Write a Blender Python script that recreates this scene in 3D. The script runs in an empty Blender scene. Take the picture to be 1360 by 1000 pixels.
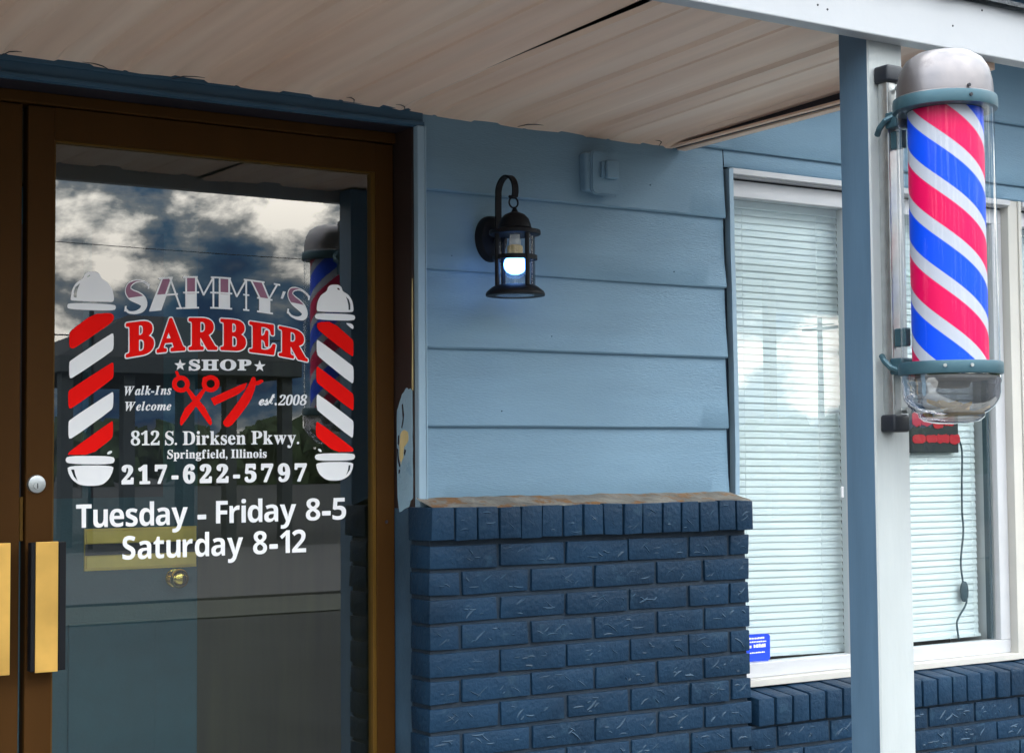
import bpy, bmesh, math, random
from mathutils import Vector, Matrix, noise
rnd = random.Random(7)
R = math.radians
scene = bpy.context.scene
COL = scene.collection

SUN_E = .5; SKY_S = .1; EXPOSURE = -.45
CL_SCALE = 14.; CL_OFF = (3.0123, 12.6972, 17.3609); CL_GAIN = 2.4; CL_LOW = .45; CL_RISE = 3.9
CL_RAMP = [(.42, (.06, .19, .46)), (.475, (.22, .44, .72)), (.52, (.95, 1.05, 1.1)), (.585, (6.0, 5.7, 5.1))]
# ------------------------------------------------------------------ helpers
def link(o, parent=None):
    COL.objects.link(o)
    if parent: o.parent = parent
    return o

def tag(o, label, cat, group=None):
    o['label'] = label; o['category'] = cat
    if group: o['group'] = group
    return o

def thing(name, label, cat, loc=(0, 0, 0), group=None):
    o = bpy.data.objects.new(name, None); o.empty_display_size = .1
    link(o); o.location = loc
    return tag(o, label, cat, group)

def obj(name, bm, mats, parent=None, smooth=False, angle=None):
    me = bpy.data.meshes.new(name)
    bmesh.ops.recalc_face_normals(bm, faces=bm.faces)
    bm.to_mesh(me); bm.free()
    for m in (mats if isinstance(mats, (list, tuple)) else [mats]): me.materials.append(m)
    if smooth:
        for p in me.polygons: p.use_smooth = True
        if angle: me.set_sharp_from_angle(angle=R(angle))
    o = bpy.data.objects.new(name, me); link(o)
    if parent:
        o.parent = parent
        t = Vector(parent.location); g = parent.parent
        while g: t += Vector(g.location); g = g.parent
        me.transform(Matrix.Translation(-t))
    return o

def BM(): return bmesh.new()

def box(bm, x0, x1, y0, y1, z0, z1, bev=0, seg=2, mi=0, jit=0):
    vs = [bm.verts.new((x, y, z)) for x in (x0, x1) for y in (y0, y1) for z in (z0, z1)]
    fs = [bm.faces.new([vs[i] for i in q]) for q in ((0, 1, 3, 2), (4, 6, 7, 5), (0, 4, 5, 1), (2, 3, 7, 6), (0, 2, 6, 4), (1, 5, 7, 3))]
    if jit:
        for v in vs: v.co += Vector((rnd.uniform(-jit, jit), rnd.uniform(-jit * .6, jit * .6), rnd.uniform(-jit, jit)))
    for f in fs: f.material_index = mi
    if bev:
        bmesh.ops.recalc_face_normals(bm, faces=fs)
        es = list({e for f in fs for e in f.edges})
        r = bmesh.ops.bevel(bm, geom=es, offset=bev, segments=seg, affect='EDGES', profile=.5, clamp_overlap=True)
        for f in r['faces']: f.material_index = mi
    return vs

def lathe(bm, prof, c, n=48, axis='Z', sx=1, sy=1, mi=0):
    rings = []
    for r, h in prof:
        ring = []
        if r < 1e-6:
            a = [(0, 0)]
        else:
            a = [(r * math.cos(2 * math.pi * i / n) * sx, r * math.sin(2 * math.pi * i / n) * sy) for i in range(n)]
        for p, q in a:
            co = (c[0] + p, c[1] + q, c[2] + h) if axis == 'Z' else (c[0] + p, c[1] + h, c[2] + q)
            ring.append(bm.verts.new(co))
        rings.append(ring)
    for a, b in zip(rings[:-1], rings[1:]):
        if len(a) == 1 and len(b) == 1: continue
        for i in range(n):
            j = (i + 1) % n
            if len(a) == 1: f = [a[0], b[i], b[j]]
            elif len(b) == 1: f = [a[i], b[0], a[j]]
            else: f = [a[i], b[i], b[j], a[j]]
            bm.faces.new(f).material_index = mi

def tube(bm, pts, r, n=10, closed=False, mi=0, flat=None):
    pts = [Vector(p) for p in pts]; rings = []
    prev = None
    for i, p in enumerate(pts):
        a = pts[i - 1] if i or closed else p
        b = pts[(i + 1) % len(pts)] if i < len(pts) - 1 or closed else p
        t = (b - a).normalized()
        u = prev - t * prev.dot(t) if prev else (Vector((1, 0, 0)) if abs(t.x) < .9 else Vector((0, 0, 1)))
        u = (u - t * u.dot(t)).normalized(); prev = u; w = t.cross(u)
        rr = r[i] if isinstance(r, (list, tuple)) else r
        if flat: ring = [p + u * s * flat[0] + w * q * flat[1] for s, q in ((-1, -1), (1, -1), (1, 1), (-1, 1))]
        else: ring = [p + (u * math.cos(2 * math.pi * k / n) + w * math.sin(2 * math.pi * k / n)) * rr for k in range(n)]
        rings.append([bm.verts.new(q) for q in ring])
    m = len(rings[0])
    for i in range(len(rings) if closed else len(rings) - 1):
        a, b = rings[i], rings[(i + 1) % len(rings)]
        for k in range(m): bm.faces.new([a[k], a[(k + 1) % m], b[(k + 1) % m], b[k]]).material_index = mi
    if not closed:
        bm.faces.new(rings[0][::-1]).material_index = mi; bm.faces.new(rings[-1]).material_index = mi

def arc(c, r, a0, a1, n, plane='YZ'):
    o = []
    for i in range(n + 1):
        a = R(a0 + (a1 - a0) * i / n); p, q = r * math.cos(a), r * math.sin(a)
        o.append({'YZ': (c[0], c[1] + p, c[2] + q), 'XZ': (c[0] + p, c[1], c[2] + q), 'XY': (c[0] + p, c[1] + q, c[2])}[plane])
    return o

def prism(bm, outline, off, mi=0):
    """closed 3-D outline swept along vector off"""
    a = [bm.verts.new(p) for p in outline]; b = [bm.verts.new(Vector(p) + Vector(off)) for p in outline]
    bm.faces.new(a).material_index = mi; bm.faces.new(b[::-1]).material_index = mi
    n = len(a)
    for i in range(n): bm.faces.new([a[i], b[i], b[(i + 1) % n], a[(i + 1) % n]]).material_index = mi

# ------------------------------------------------------------------ materials
def mat(name, color, rough=.6, metal=0, var=.12, scale=6, bump=0, bscale=60, spec=.5, coat=0, stretch=(1, 1, 1), detail=6, var2=None, v2scale=2., emit=None):
    m = bpy.data.materials.new(name); m.use_nodes = True; nt = m.node_tree; N = nt.nodes; L = nt.links
    p = N['Principled BSDF']
    p.inputs['Roughness'].default_value = rough; p.inputs['Metallic'].default_value = metal
    p.inputs['Specular IOR Level'].default_value = spec; p.inputs['Coat Weight'].default_value = coat
    tc = N.new('ShaderNodeTexCoord'); mp = N.new('ShaderNodeMapping'); mp.inputs['Scale'].default_value = stretch
    L.new(tc.outputs['Object'], mp.inputs['Vector'])
    nz = N.new('ShaderNodeTexNoise'); nz.inputs['Scale'].default_value = scale; nz.inputs['Detail'].default_value = detail
    L.new(mp.outputs['Vector'], nz.inputs['Vector'])
    cr = N.new('ShaderNodeMapRange'); cr.inputs['From Min'].default_value = .3; cr.inputs['From Max'].default_value = .7
    cr.inputs['To Min'].default_value = 1 - var; cr.inputs['To Max'].default_value = 1 + var
    L.new(nz.outputs['Fac'], cr.inputs['Value'])
    mx = N.new('ShaderNodeVectorMath'); mx.operation = 'SCALE'; mx.inputs[0].default_value = color[:3]
    L.new(cr.outputs['Result'], mx.inputs['Scale'])
    last = mx.outputs['Vector']
    if var2:                       # a second colour in blotches: (colour, threshold, softness)
        n2 = N.new('ShaderNodeTexNoise'); n2.inputs['Scale'].default_value = v2scale; n2.inputs['Detail'].default_value = 7; n2.inputs['Roughness'].default_value = .65
        L.new(mp.outputs['Vector'], n2.inputs['Vector'])
        r2 = N.new('ShaderNodeMapRange'); r2.inputs['From Min'].default_value = var2[1]; r2.inputs['From Max'].default_value = var2[1] + var2[2]
        L.new(n2.outputs['Fac'], r2.inputs['Value'])
        mm = N.new('ShaderNodeMix'); mm.data_type = 'RGBA'; L.new(r2.outputs['Result'], mm.inputs['Factor'])
        L.new(last, mm.inputs['A']); mm.inputs['B'].default_value = (*var2[0], 1); last = mm.outputs['Result']
    L.new(last, p.inputs['Base Color'])
    rr = N.new('ShaderNodeMapRange'); rr.inputs['To Min'].default_value = max(rough - .1, .02); rr.inputs['To Max'].default_value = min(rough + .1, 1)
    L.new(nz.outputs['Fac'], rr.inputs['Value']); L.new(rr.outputs['Result'], p.inputs['Roughness'])
    if bump:
        nb = N.new('ShaderNodeTexNoise'); nb.inputs['Scale'].default_value = bscale; nb.inputs['Detail'].default_value = 5
        L.new(mp.outputs['Vector'], nb.inputs['Vector'])
        b = N.new('ShaderNodeBump'); b.inputs['Strength'].default_value = bump; b.inputs['Distance'].default_value = .004
        L.new(nb.outputs['Fac'], b.inputs['Height']); L.new(b.outputs['Normal'], p.inputs['Normal'])
    if emit:
        p.inputs['Emission Color'].default_value = (*emit[0], 1); p.inputs['Emission Strength'].default_value = emit[1]
    return m

def glass(name, tint, ior=1.5, extra=0., wob=0.):
    """thin pane: see-through with a mirror layer on it"""
    m = bpy.data.materials.new(name); m.use_nodes = True; nt = m.node_tree; N = nt.nodes; L = nt.links
    N.remove(N['Principled BSDF']); out = N['Material Output']
    t = N.new('ShaderNodeBsdfTransparent'); t.inputs['Color'].default_value = (*tint, 1)
    g = N.new('ShaderNodeBsdfGlossy'); g.inputs['Roughness'].default_value = .0; g.inputs['Color'].default_value = (1, 1, 1, 1)
    ge = N.new('ShaderNodeNewGeometry'); dt = N.new('ShaderNodeVectorMath'); dt.operation = 'DOT_PRODUCT'
    L.new(ge.outputs['Normal'], dt.inputs[0]); L.new(ge.outputs['Incoming'], dt.inputs[1])
    def mth(op, a, b=None):
        n = N.new('ShaderNodeMath'); n.operation = op
        for i, v in enumerate((a, b)):
            if v is None: continue
            if isinstance(v, (int, float)): n.inputs[i].default_value = v
            else: L.new(v, n.inputs[i])
        return n.outputs[0]
    r0 = ((ior - 1) / (ior + 1)) ** 2 + extra           # Schlick, the same from either side of the thin pane
    fr = mth('ADD', mth('MULTIPLY', mth('POWER', mth('SUBTRACT', 1, mth('ABSOLUTE', dt.outputs['Value'])), 5), 1 - r0), r0)
    mx = N.new('ShaderNodeMixShader'); L.new(fr, mx.inputs['Fac']); L.new(t.outputs[0], mx.inputs[1]); L.new(g.outputs[0], mx.inputs[2])
    if wob:
        tc = N.new('ShaderNodeTexCoord'); nz = N.new('ShaderNodeTexNoise'); nz.inputs['Scale'].default_value = 2.2; nz.inputs['Detail'].default_value = 1
        L.new(tc.outputs['Object'], nz.inputs['Vector'])
        b = N.new('ShaderNodeBump'); b.inputs['Strength'].default_value = wob; b.inputs['Distance'].default_value = .01
        L.new(nz.outputs['Fac'], b.inputs['Height']); L.new(b.outputs['Normal'], g.inputs['Normal'])
    L.new(mx.outputs[0], out.inputs['Surface'])
    return m

SIDING = (.163, .275, .375); BRICKC = (.0075, .028, .060)
M = dict(
 polished=mat('polished_brass', (.85, .60, .14), .12, metal=1, var=.05),
 panel=mat('brown_panel', (.034, .030, .012), .6, var=.3, scale=5, stretch=(6, 1, .4)),
 scratch=mat('highlight_paint', (.021, .053, .092), .5, var=.3, spec=.3),  # lighter brick paint, a highlight put into the colour of the ridges
 siding=mat('blue_grey_paint', SIDING, .5, spec=.3, var=.07, scale=2.2, bump=.35, bscale=70, stretch=(1, 1, 7), detail=9, var2=((.135, .232, .32), .58, .14), v2scale=1.1),
 trim=mat('trim_paint', (.26, .38, .48), .5, var=.06),
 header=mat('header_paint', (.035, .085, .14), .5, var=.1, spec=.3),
 brick=mat('painted_brick', BRICKC, .5, spec=.16, var=.30, scale=4.5, bump=.9, bscale=85, var2=((.017, .045, .08), .58, .10), v2scale=16),
 mortar=mat('painted_mortar', (.005, .018, .036), .7, var=.2, bump=.6, bscale=90),
 wash=mat('bare_mortar', (.155, .145, .125), .9, var=.35, scale=18, bump=1, bscale=70, var2=((.17, .085, .03), .54, .08), v2scale=16),
 bronze=mat('bronze_anodised', (.056, .024, .006), .5, spec=.06, var=.1, scale=3, stretch=(4, 4, .5)),
 bronze2=mat('bronze_stop', (.10, .052, .009), .45, spec=.1, var=.1),
 dark=mat('dark_jamb', (.012, .012, .02), .5, var=.2),
 jambdark=mat('dark_bronze_jamb', (.030, .018, .016), .45, var=.2),
 jamb=mat('jamb_paint', (.035, .075, .12), .5, var=.25, bump=.4),
 flake=mat('pale_flake', (.27, .42, .53), .6, var=.12, bump=.5, var2=((.16, .30, .42), .6, .1), v2scale=20),
 wood=mat('bare_wood', (.62, .50, .24), .8, var=.2, scale=30, stretch=(1, 1, .2)),
 gold=mat('gold_plate', (.72, .42, .10), .36, metal=.55, var=.18, scale=7),
 black=mat('black_metal', (.006, .007, .010), .5, spec=.2, var=.2),
 blackplastic=mat('black_rubber', (.010, .013, .02), .5, var=.2),
 steel=mat('brushed_steel', (.55, .57, .57), .32, metal=.9, var=.1, scale=40),
 white=mat('white_vinyl', (.52, .53, .555), .4, var=.03, bump=.05),
 cream=mat('cream_sill', (.53, .515, .48), .5, var=.05, bump=.1),
 fascia=mat('white_fascia', (.38, .395, .42), .45, var=.04, scale=3, bump=.1, bscale=40, var2=((.38, .37, .35), .70, .1), v2scale=5),
 shingle=mat('grey_shingle', (.10, .11, .12), .9, var=.4, scale=60, bump=1, bscale=200),
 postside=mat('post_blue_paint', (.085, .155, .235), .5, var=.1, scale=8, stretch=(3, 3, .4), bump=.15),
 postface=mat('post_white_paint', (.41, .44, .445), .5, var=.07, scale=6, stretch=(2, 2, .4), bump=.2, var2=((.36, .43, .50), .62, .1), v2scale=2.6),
 blind=mat('white_slat', (.70, .745, .775), .45, var=.03),
 interior=mat('dark_plaster', (.055, .048, .028), .9, var=.3, scale=2),
 inner=mat('grey_blue_door', (.020, .075, .100), .6, var=.08, scale=14, bump=.3, bscale=120),
 brass=mat('brass', (.95, .68, .17), .32, metal=.35, var=.1, scale=12),
 vw=mat('white_vinyl_film', (.90, .90, .92), .7, spec=.1, var=.02),
 vr=mat('red_vinyl_film', (.90, .006, .004), .7, spec=.1, var=.03),
 vm=mat('mauve_vinyl_film', (.30, .12, .20), .5, var=.08),
 vo=mat('white_outline_film', (.90, .90, .92), .7, spec=.1, var=.02),
 ring=mat('teal_collar', (.045, .105, .135), .42, metal=.3, var=.12, scale=10),
 alu=mat('cast_aluminium', (.17, .16, .166), .36, metal=.8, var=.08, scale=6, bump=.5, bscale=14, var2=((.08, .075, .08), .60, .12), v2scale=9),
 bowl=glass('clear_bowl', (.58, .58, .62), 1.5, .30, .5),
 sticker=mat('blue_film', (.01, .06, .72), .4, var=.04),
 red=mat('red_led', (.38, .004, .018), .4, var=.1, emit=((1., .02, .06), .07)),
 leaf=mat('dry_leaf', (.62, .42, .12), .7, var=.3, scale=20),
 asphalt=mat('asphalt', (.023, .025, .026), .95, spec=.1, var=.25, scale=1.5, bump=.6, bscale=40, var2=((.031, .033, .033), .55, .2), v2scale=.25),
 road=mat('road_asphalt', (.030, .031, .032), .9, var=.2, scale=.6),
 concrete=mat('concrete', (.17, .168, .16), .9, var=.18, scale=3, bump=.4, bscale=80),
 grass=mat('grass', (.022, .026, .018), 1, var=.4, scale=1.2),
 foliage=mat('foliage', (.035, .06, .025), .9, var=.5, scale=.4),
 roof=mat('dark_roof', (.016, .019, .022), .9, spec=.1, var=.2),
 pavwall=mat('pavilion_paint', (.045, .055, .06), .8, spec=.2, var=.15),
 paint=mat('road_paint', (.7, .7, .66), .8, var=.1),
 canopysteel=mat('canopy_steel', (.16, .20, .24), .5, var=.1, scale=1),
 timber=mat('pole_timber', (.09, .065, .05), .9, var=.3),
 rubber=mat('dark_gasket', (.03, .06, .08), .6, var=.1),
 amber=mat('amber_socket', (.62, .42, .16), .4, var=.1),
 porcelain=mat('grey_socket', (.62, .62, .60), .4, var=.05),
 bulb=mat('lit_bulb', (.9, .95, 1), .4, var=0, emit=((.12, .36, 1.), 13.)),
 door_glass=glass('tinted_glass', (.82, .90, .90), 1.9, .05),
 win_glass=glass('window_glass', (.90, .96, .95), 1.62, .07),
 tube_glass=glass('clear_acrylic', (.95, .96, .97), 1.2),
 lamp_glass=glass('seeded_glass', (.93, .95, .97), 1.4),
)

def soffit_mat():
    m = mat('beige_soffit_metal', (.80, .62, .50), .5, spec=.2, var=.06, scale=3, stretch=(9, .5, 1), bump=.05)
    nt = m.node_tree; N = nt.nodes; L = nt.links; p = N['Principled BSDF']
    src = p.inputs['Base Color'].links[0].from_socket
    tc = N.new('ShaderNodeTexCoord'); mp = N.new('ShaderNodeMapping'); mp.inputs['Scale'].default_value = (7, .35, 1); mp.inputs['Rotation'].default_value = (0, 0, R(4))
    L.new(tc.outputs['Object'], mp.inputs['Vector'])
    nz = N.new('ShaderNodeTexNoise'); nz.inputs['Scale'].default_value = 1.0; nz.inputs['Detail'].default_value = 5; nz.inputs['Roughness'].default_value = .5
    L.new(mp.outputs['Vector'], nz.inputs['Vector'])
    r = N.new('ShaderNodeValToRGB'); r.color_ramp.elements[0].position = .33; r.color_ramp.elements[0].color = (.78, .62, .53, 1)
    r.color_ramp.elements[1].position = .66; r.color_ramp.elements[1].color = (.98, 1.02, 1.06, 1)
    L.new(nz.outputs['Fac'], r.inputs['Fac'])
    mu = N.new('ShaderNodeMix'); mu.data_type = 'RGBA'; mu.blend_type = 'MULTIPLY'; mu.inputs['Factor'].default_value = .6
    L.new(src, mu.inputs['A']); L.new(r.outputs['Color'], mu.inputs['B']); L.new(mu.outputs['Result'], p.inputs['Base Color'])
    return m
M['soffit'] = soffit_mat()

def stripe_mat():
    """two-start helix of red and blue between white bands round the cylinder's own axis"""
    m = bpy.data.materials.new('barber_stripes'); m.use_nodes = True; nt = m.node_tree; N = nt.nodes; L = nt.links
    p = N['Principled BSDF']; p.inputs['Roughness'].default_value = .45; p.inputs['Specular IOR Level'].default_value = .25
    tc = N.new('ShaderNodeTexCoord'); sp = N.new('ShaderNodeSeparateXYZ'); L.new(tc.outputs['Object'], sp.inputs[0])
    def mth(op, a, b=None):
        n = N.new('ShaderNodeMath'); n.operation = op
        for i, v in enumerate((a, b)):
            if v is None: continue
            if isinstance(v, (int, float)): n.inputs[i].default_value = v
            else: L.new(v, n.inputs[i])
        return n.outputs[0]
    th = mth('ARCTAN2', sp.outputs['Y'], sp.outputs['X'])
    t = mth('ADD', mth('MULTIPLY', th, 2 / (2 * math.pi)), mth('MULTIPLY', sp.outputs['Z'], 1 / STRIPE_PERIOD))
    fr = mth('FRACT', mth('ADD', t, STRIPE_PHASE))
    r = N.new('ShaderNodeValToRGB'); r.color_ramp.interpolation = 'CONSTANT'
    e = r.color_ramp.elements
    W = (.46, .475, .54, 1)
    e[0].position = 0; e[0].color = (.72, .001, .09, 1)
    e[1].position = .335; e[1].color = W
    n = e.new(.50); n.color = (.001, .070, .76, 1)
    n = e.new(.835); n.color = W
    L.new(fr, r.inputs['Fac']); L.new(r.outputs['Color'], p.inputs['Base Color'])
    return m
STRIPE_PERIOD = .187; STRIPE_PHASE = .676
M['stripes'] = stripe_mat()

# ------------------------------------------------------------------ the ground, road and far side of the street (seen in the glass)
def structure(name, bm, m, kind='structure'):
    o = obj(name, bm, m); o['kind'] = kind; return o
bm = BM(); v = [bm.verts.new(p) for p in ((-500, -600, 0), (500, -600, 0), (500, 60, 0), (-500, 60, 0))]; bm.faces.new(v); structure('parking_lot', bm, M['asphalt'])
bm = BM(); box(bm, -6, 9, -2.1, -.1, -.2, .11, .012); structure('sidewalk', bm, M['concrete'])
bm = BM(); v = [bm.verts.new(p) for p in ((-400, -23, .004), (400, -23, .004), (400, -13, .004), (-400, -13, .004))]; bm.faces.new(v); structure('road', bm, M['road'])
bm = BM(); box(bm, -400, 400, -12.6, -12.451, 0, .04); structure('kerb', bm, M['road'])
bm = BM(); v = [bm.verts.new(p) for p in ((-400, -12.45, .012), (400, -12.45, .012), (400, -10.6, .012), (-400, -10.6, .012))]; bm.faces.new(v); structure('grass', bm, M['grass'], 'stuff')

bm = BM()
for i in range(5200):
    x = rnd.uniform(-90, 190); base = -118 + rnd.uniform(-5, 5)
    h = 4.2 + 2.4 * noise.noise(Vector((x * .05, 0, 3))) + 1.5 * noise.noise(Vector((x * .21, 1, 9)))
    z = rnd.uniform(0, 1) ** .7 * max(h, 1.5); s = rnd.uniform(.4, 1.1); a = rnd.uniform(0, math.pi)
    c = Vector((x, base, z)); u = Vector((math.cos(a), math.sin(a), rnd.uniform(-.5, .5))) * s; w = Vector((rnd.uniform(-.4, .4), rnd.uniform(-.4, .4), 1)).normalized() * s
    bm.faces.new([bm.verts.new(p) for p in (c - u - w * .4, c + u - w, c + u * .6 + w, c - u * .8 + w * .7)])
for x0, x1, y0, y1, h0, nn in ((-75, -48, -95, 10, 9, 1500), (78, 95, -70, 12, 10, 1500)):      # unseen woods added at both street ends to block low skylight
    for i in range(nn):
        t = rnd.random(); c = Vector((rnd.uniform(x0, x1), y0 + (y1 - y0) * t, 0)); c.z = rnd.random() ** .8 * (h0 + 4 * noise.noise(c * .07)); q = rnd.uniform(.6, 1.7); a = rnd.uniform(0, math.pi)
        u = Vector((math.cos(a), math.sin(a), rnd.uniform(-.5, .5))) * q; w = Vector((rnd.uniform(-.4, .4), rnd.uniform(-.4, .4), 1)).normalized() * q
        bm.faces.new([bm.verts.new(p) for p in (c - u - w * .4, c + u - w, c + u * .6 + w, c - u * .8 + w * .7)])
o = obj('treeline', bm, M['foliage']); o['kind'] = 'stuff'

pv = thing('pavilion', 'low dark hip-roofed shelter on posts mirrored in the door glass', 'shelter', (11.3, -28, 0))
bm = BM(); 
e = [(8.97, -25, 3.42), (13.7, -25, 3.42), (13.7, -31, 3.42), (8.97, -31, 3.42)]; r0, r1 = (11.2, -27.8, 4.45), (12.4, -27.8, 4.45)
V = [bm.verts.new(p) for p in e + [r0, r1]]
for f in ((0, 1, 5, 4), (1, 2, 5), (2, 3, 4, 5), (3, 0, 4), (3, 2, 1, 0)): bm.faces.new([V[i] for i in f])
obj('roof', bm, M['roof'], pv)
bm = BM(); box(bm, 8.97, 13.7, -31, -25, 3.12, 3.418, .02); obj('eave_beam', bm, M['pavwall'], pv)
for x in (9.15, 10.3, 11.45, 12.3, 13.45):
    bm = BM(); box(bm, x - .11, x + .11, -25.4, -25.15, 0, 3.12, .01); obj('column', bm, M['pavwall'], pv)
for x in (9.15, 13.45):
    bm = BM(); box(bm, x - .11, x + .11, -30.8, -30.55, 0, 3.12, .01); obj('column', bm, M['pavwall'], pv)

fc = thing('filling_station_canopy', 'large flat grey steel canopy on two columns mirrored in the window glass', 'canopy', (29.5, -29, 0))
bm = BM(); box(bm, 24.4, 40, -34, -25, 6.0, 7.7, .05); obj('canopy_slab', bm, M['canopysteel'], fc)
for x in (27.3, 36):
    bm = BM(); box(bm, x - .12, x + .12, -27.1, -26.85, 0, 6.0, .02); obj('column', bm, M['pavwall'], fc)

def pole(x, y, h, label):
    t = thing('utility_pole', label, 'utility pole', (x, y, 0), 'utility poles across the street')
    bm = BM(); tube(bm, [(x, y, 0), (x, y, h * .5), (x, y, h)], [.16, .13, .10], 12); obj('pole_shaft', bm, M['timber'], t)
    bm = BM(); box(bm, x - .05, x + .05, y - 1, y + 1, h - .5, h - .38); obj('crossarm', bm, M['timber'], t)
pole(-14, -45, 7.2, 'tall timber utility pole farthest to the west of the road')
pole(46, -45, 7.2, 'tall timber utility pole beyond the filling station canopy')
t = thing('sign_pole', 'thin dark metal pole in front of the mirrored shelter', 'pole', (9.27, -24.2, 0))
bm = BM(); tube(bm, [(9.27, -24.2, 0), (9.27, -24.2, 4.15)], .045, 10); obj('shaft', bm, M['black'], t)
def wire(x0, x1, y, z0, z1, sag, r, label):
    bm = BM(); pts = [(x0 + (x1 - x0) * i / 40, y, z0 + (z1 - z0) * i / 40 - sag * (1 - (2 * i / 40 - 1) ** 2)) for i in range(41)]
    tube(bm, pts, r, 6); return tag(obj('overhead_wire', bm, M['black']), label, 'overhead wire', 'wires between the utility poles')
wire(-14, 46, -44.2, 6.9, 6.9, 1.55, .022, 'thick lower overhead wire mirrored behind the red lettering')
wire(-14, 46, -45.9, 9.6, 8.9, .9, .012, 'thin upper overhead wire mirrored among the clouds')

# ------------------------------------------------------------------ the shop
shop = thing('barber_shop', 'blue-grey barber shop front with lap siding, dark painted brick and a glass double door', 'building', (2.5, 0, .11))

# eaves of the main roof, above the porch canopy
bm = BM(); box(bm, -2.2, 6.8, -.62, .4, 2.905, 2.93); obj('eave_soffit', bm, M['header'], shop)
bm = BM(); box(bm, -2.2, 6.8, -.645, -.621, 2.885, 3.06, .003); obj('eave_board', bm, M['fascia'], shop)
bm = BM(); V = [bm.verts.new(p) for p in ((-2.2, -.68, 3.07), (6.8, -.68, 3.07), (6.8, 6.2, 5.2), (-2.2, 6.2, 5.2))]; bm.faces.new(V); obj('roof', bm, M['shingle'], shop)

# siding -----------------------------------------------------------
bm = BM()
def board(x0, x1, z0, z1, yb=-.015, yt=-.002, seed=0, wav=1.0, curl=0):
    n = max(4, int((x1 - x0) / .03)); rows = []
    for i in range(n + 1):
        x = x0 + (x1 - x0) * i / n
        w = noise.noise(Vector((x * 1.3, seed * 7.1, 0))) * .0028 * wav; w2 = noise.noise(Vector((x * 4, seed * 3.3, 5))) * .0011 * wav
        c = curl * max(0, (x - (x1 - .06)) / .06) ** 2
        mid = noise.noise(Vector((x * 2.4, seed * 5.7, 2))) * .0042 * wav
        rows.append([bm.verts.new(p) for p in ((x, .004, z0 + .0015 + w2), (x, yb + .0035 + w * .4, z0 + w2), (x, yb + w, z0 + .0045 + w2), (x, yb * .65 + yt * .35 + mid + c * .4, z0 * .65 + z1 * .35), (x, yb * .3 + yt * .7 + mid * .8 + c * .3, z0 * .3 + z1 * .7), (x, yt, z1))])
    for a, b in zip(rows[:-1], rows[1:]):
        for k in range(5): bm.faces.new([a[k], b[k], b[k + 1], a[k + 1]])
ex = .2025
for i in range(-1, 4):
    z0 = 1.508 + i * ex; board(2.0695, 3.0705, z0 - (.012 if i == -1 else 0), min(z0 + ex + .012, 2.345), seed=i + 3, wav=2.2 if i == 1 else 1.2, curl=.008)
board(1.9, 6.2, 2.318, 2.318 + ex + .01, seed=11, yb=-.017); board(1.9, 6.2, 2.318 + ex, 2.318 + 2 * ex, seed=12, yb=-.017); board(1.9, 6.2, 2.318 + 2 * ex, 2.318 + 3.2 * ex, seed=13)
board(3.074, 6.2, 2.268, 2.331, yb=-.006, seed=15, wav=.5)
board(-1.6, .15, .11, 2.33, seed=16, wav=.5)
obj('siding', bm, M['siding'], shop, True, 40)
bm = BM(); box(bm, 2.0605, 3.098, .006, .05, 1.29, 2.2995); box(bm, -1.6, 6.2, .006, .05, 2.3, 2.98); obj('sheathing', bm, M['mortar'], shop)
# corner post and J trims
bm = BM(); box(bm, 2.0465, 2.0695, -.019, .004, 1.30, 2.279, .003); box(bm, 2.0685, 2.0715, -.021, -.004, 1.31, 2.279); obj('corner_trim', bm, M['trim'], shop)
bm = BM()
n = 40
for i in range(n):
    z0, z1 = 1.318 + (2.262 - 1.318) * i / n, 1.318 + (2.262 - 1.318) * (i + 1) / n
    f = lambda z: 3.0845 + .0035 * math.sin(z * 5.1) + .002 * noise.noise(Vector((z * 6, 0, 1)))
    for a, b, y0, y1 in ((0, .0155, -.021, -.0195),):
        A = [bm.verts.new(p) for p in ((f(z0), -.021, z0), (f(z0) + .0155, -.021, z0), (f(z1) + .0155, -.021, z1), (f(z1), -.021, z1))]; bm.faces.new(A)
        B = [bm.verts.new(p) for p in ((f(z0), -.021, z0), (f(z0), .004, z0), (f(z1), .004, z1), (f(z1), -.021, z1))]; bm.faces.new(B)
        C = [bm.verts.new(p) for p in ((f(z0) + .0155, -.021, z0), (f(z0) + .0155, .03, z0), (f(z1) + .0155, .03, z1), (f(z1) + .0155, -.021, z1))]; bm.faces.new(C)
bmesh.ops.remove_doubles(bm, verts=bm.verts, dist=1e-5)
obj('window_trim', bm, M['trim'], shop)
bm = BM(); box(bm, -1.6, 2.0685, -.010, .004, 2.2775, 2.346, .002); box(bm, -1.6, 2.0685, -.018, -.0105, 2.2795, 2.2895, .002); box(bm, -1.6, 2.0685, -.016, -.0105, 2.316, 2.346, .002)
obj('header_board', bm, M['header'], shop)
bm = BM(); box(bm, -1.6, 2.06, .0045, .3, 2.2765, 2.30); obj('recess_ceiling', bm, M['dark'], shop)

for x, z in ((2.99, 1.742), (2.99, 1.724), (2.80, 2.19), (2.30, 1.55), (2.72, 1.545), (2.46, 1.752), (2.88, 1.95), (2.15, 1.95)):
    bm = BM(); lathe(bm, [(0, -.0012), (.0018, -.001), (.0022, .002)], (x, -.0125, z), 10, 'Y'); obj('nail_head', bm, M['header'], shop)

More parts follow.
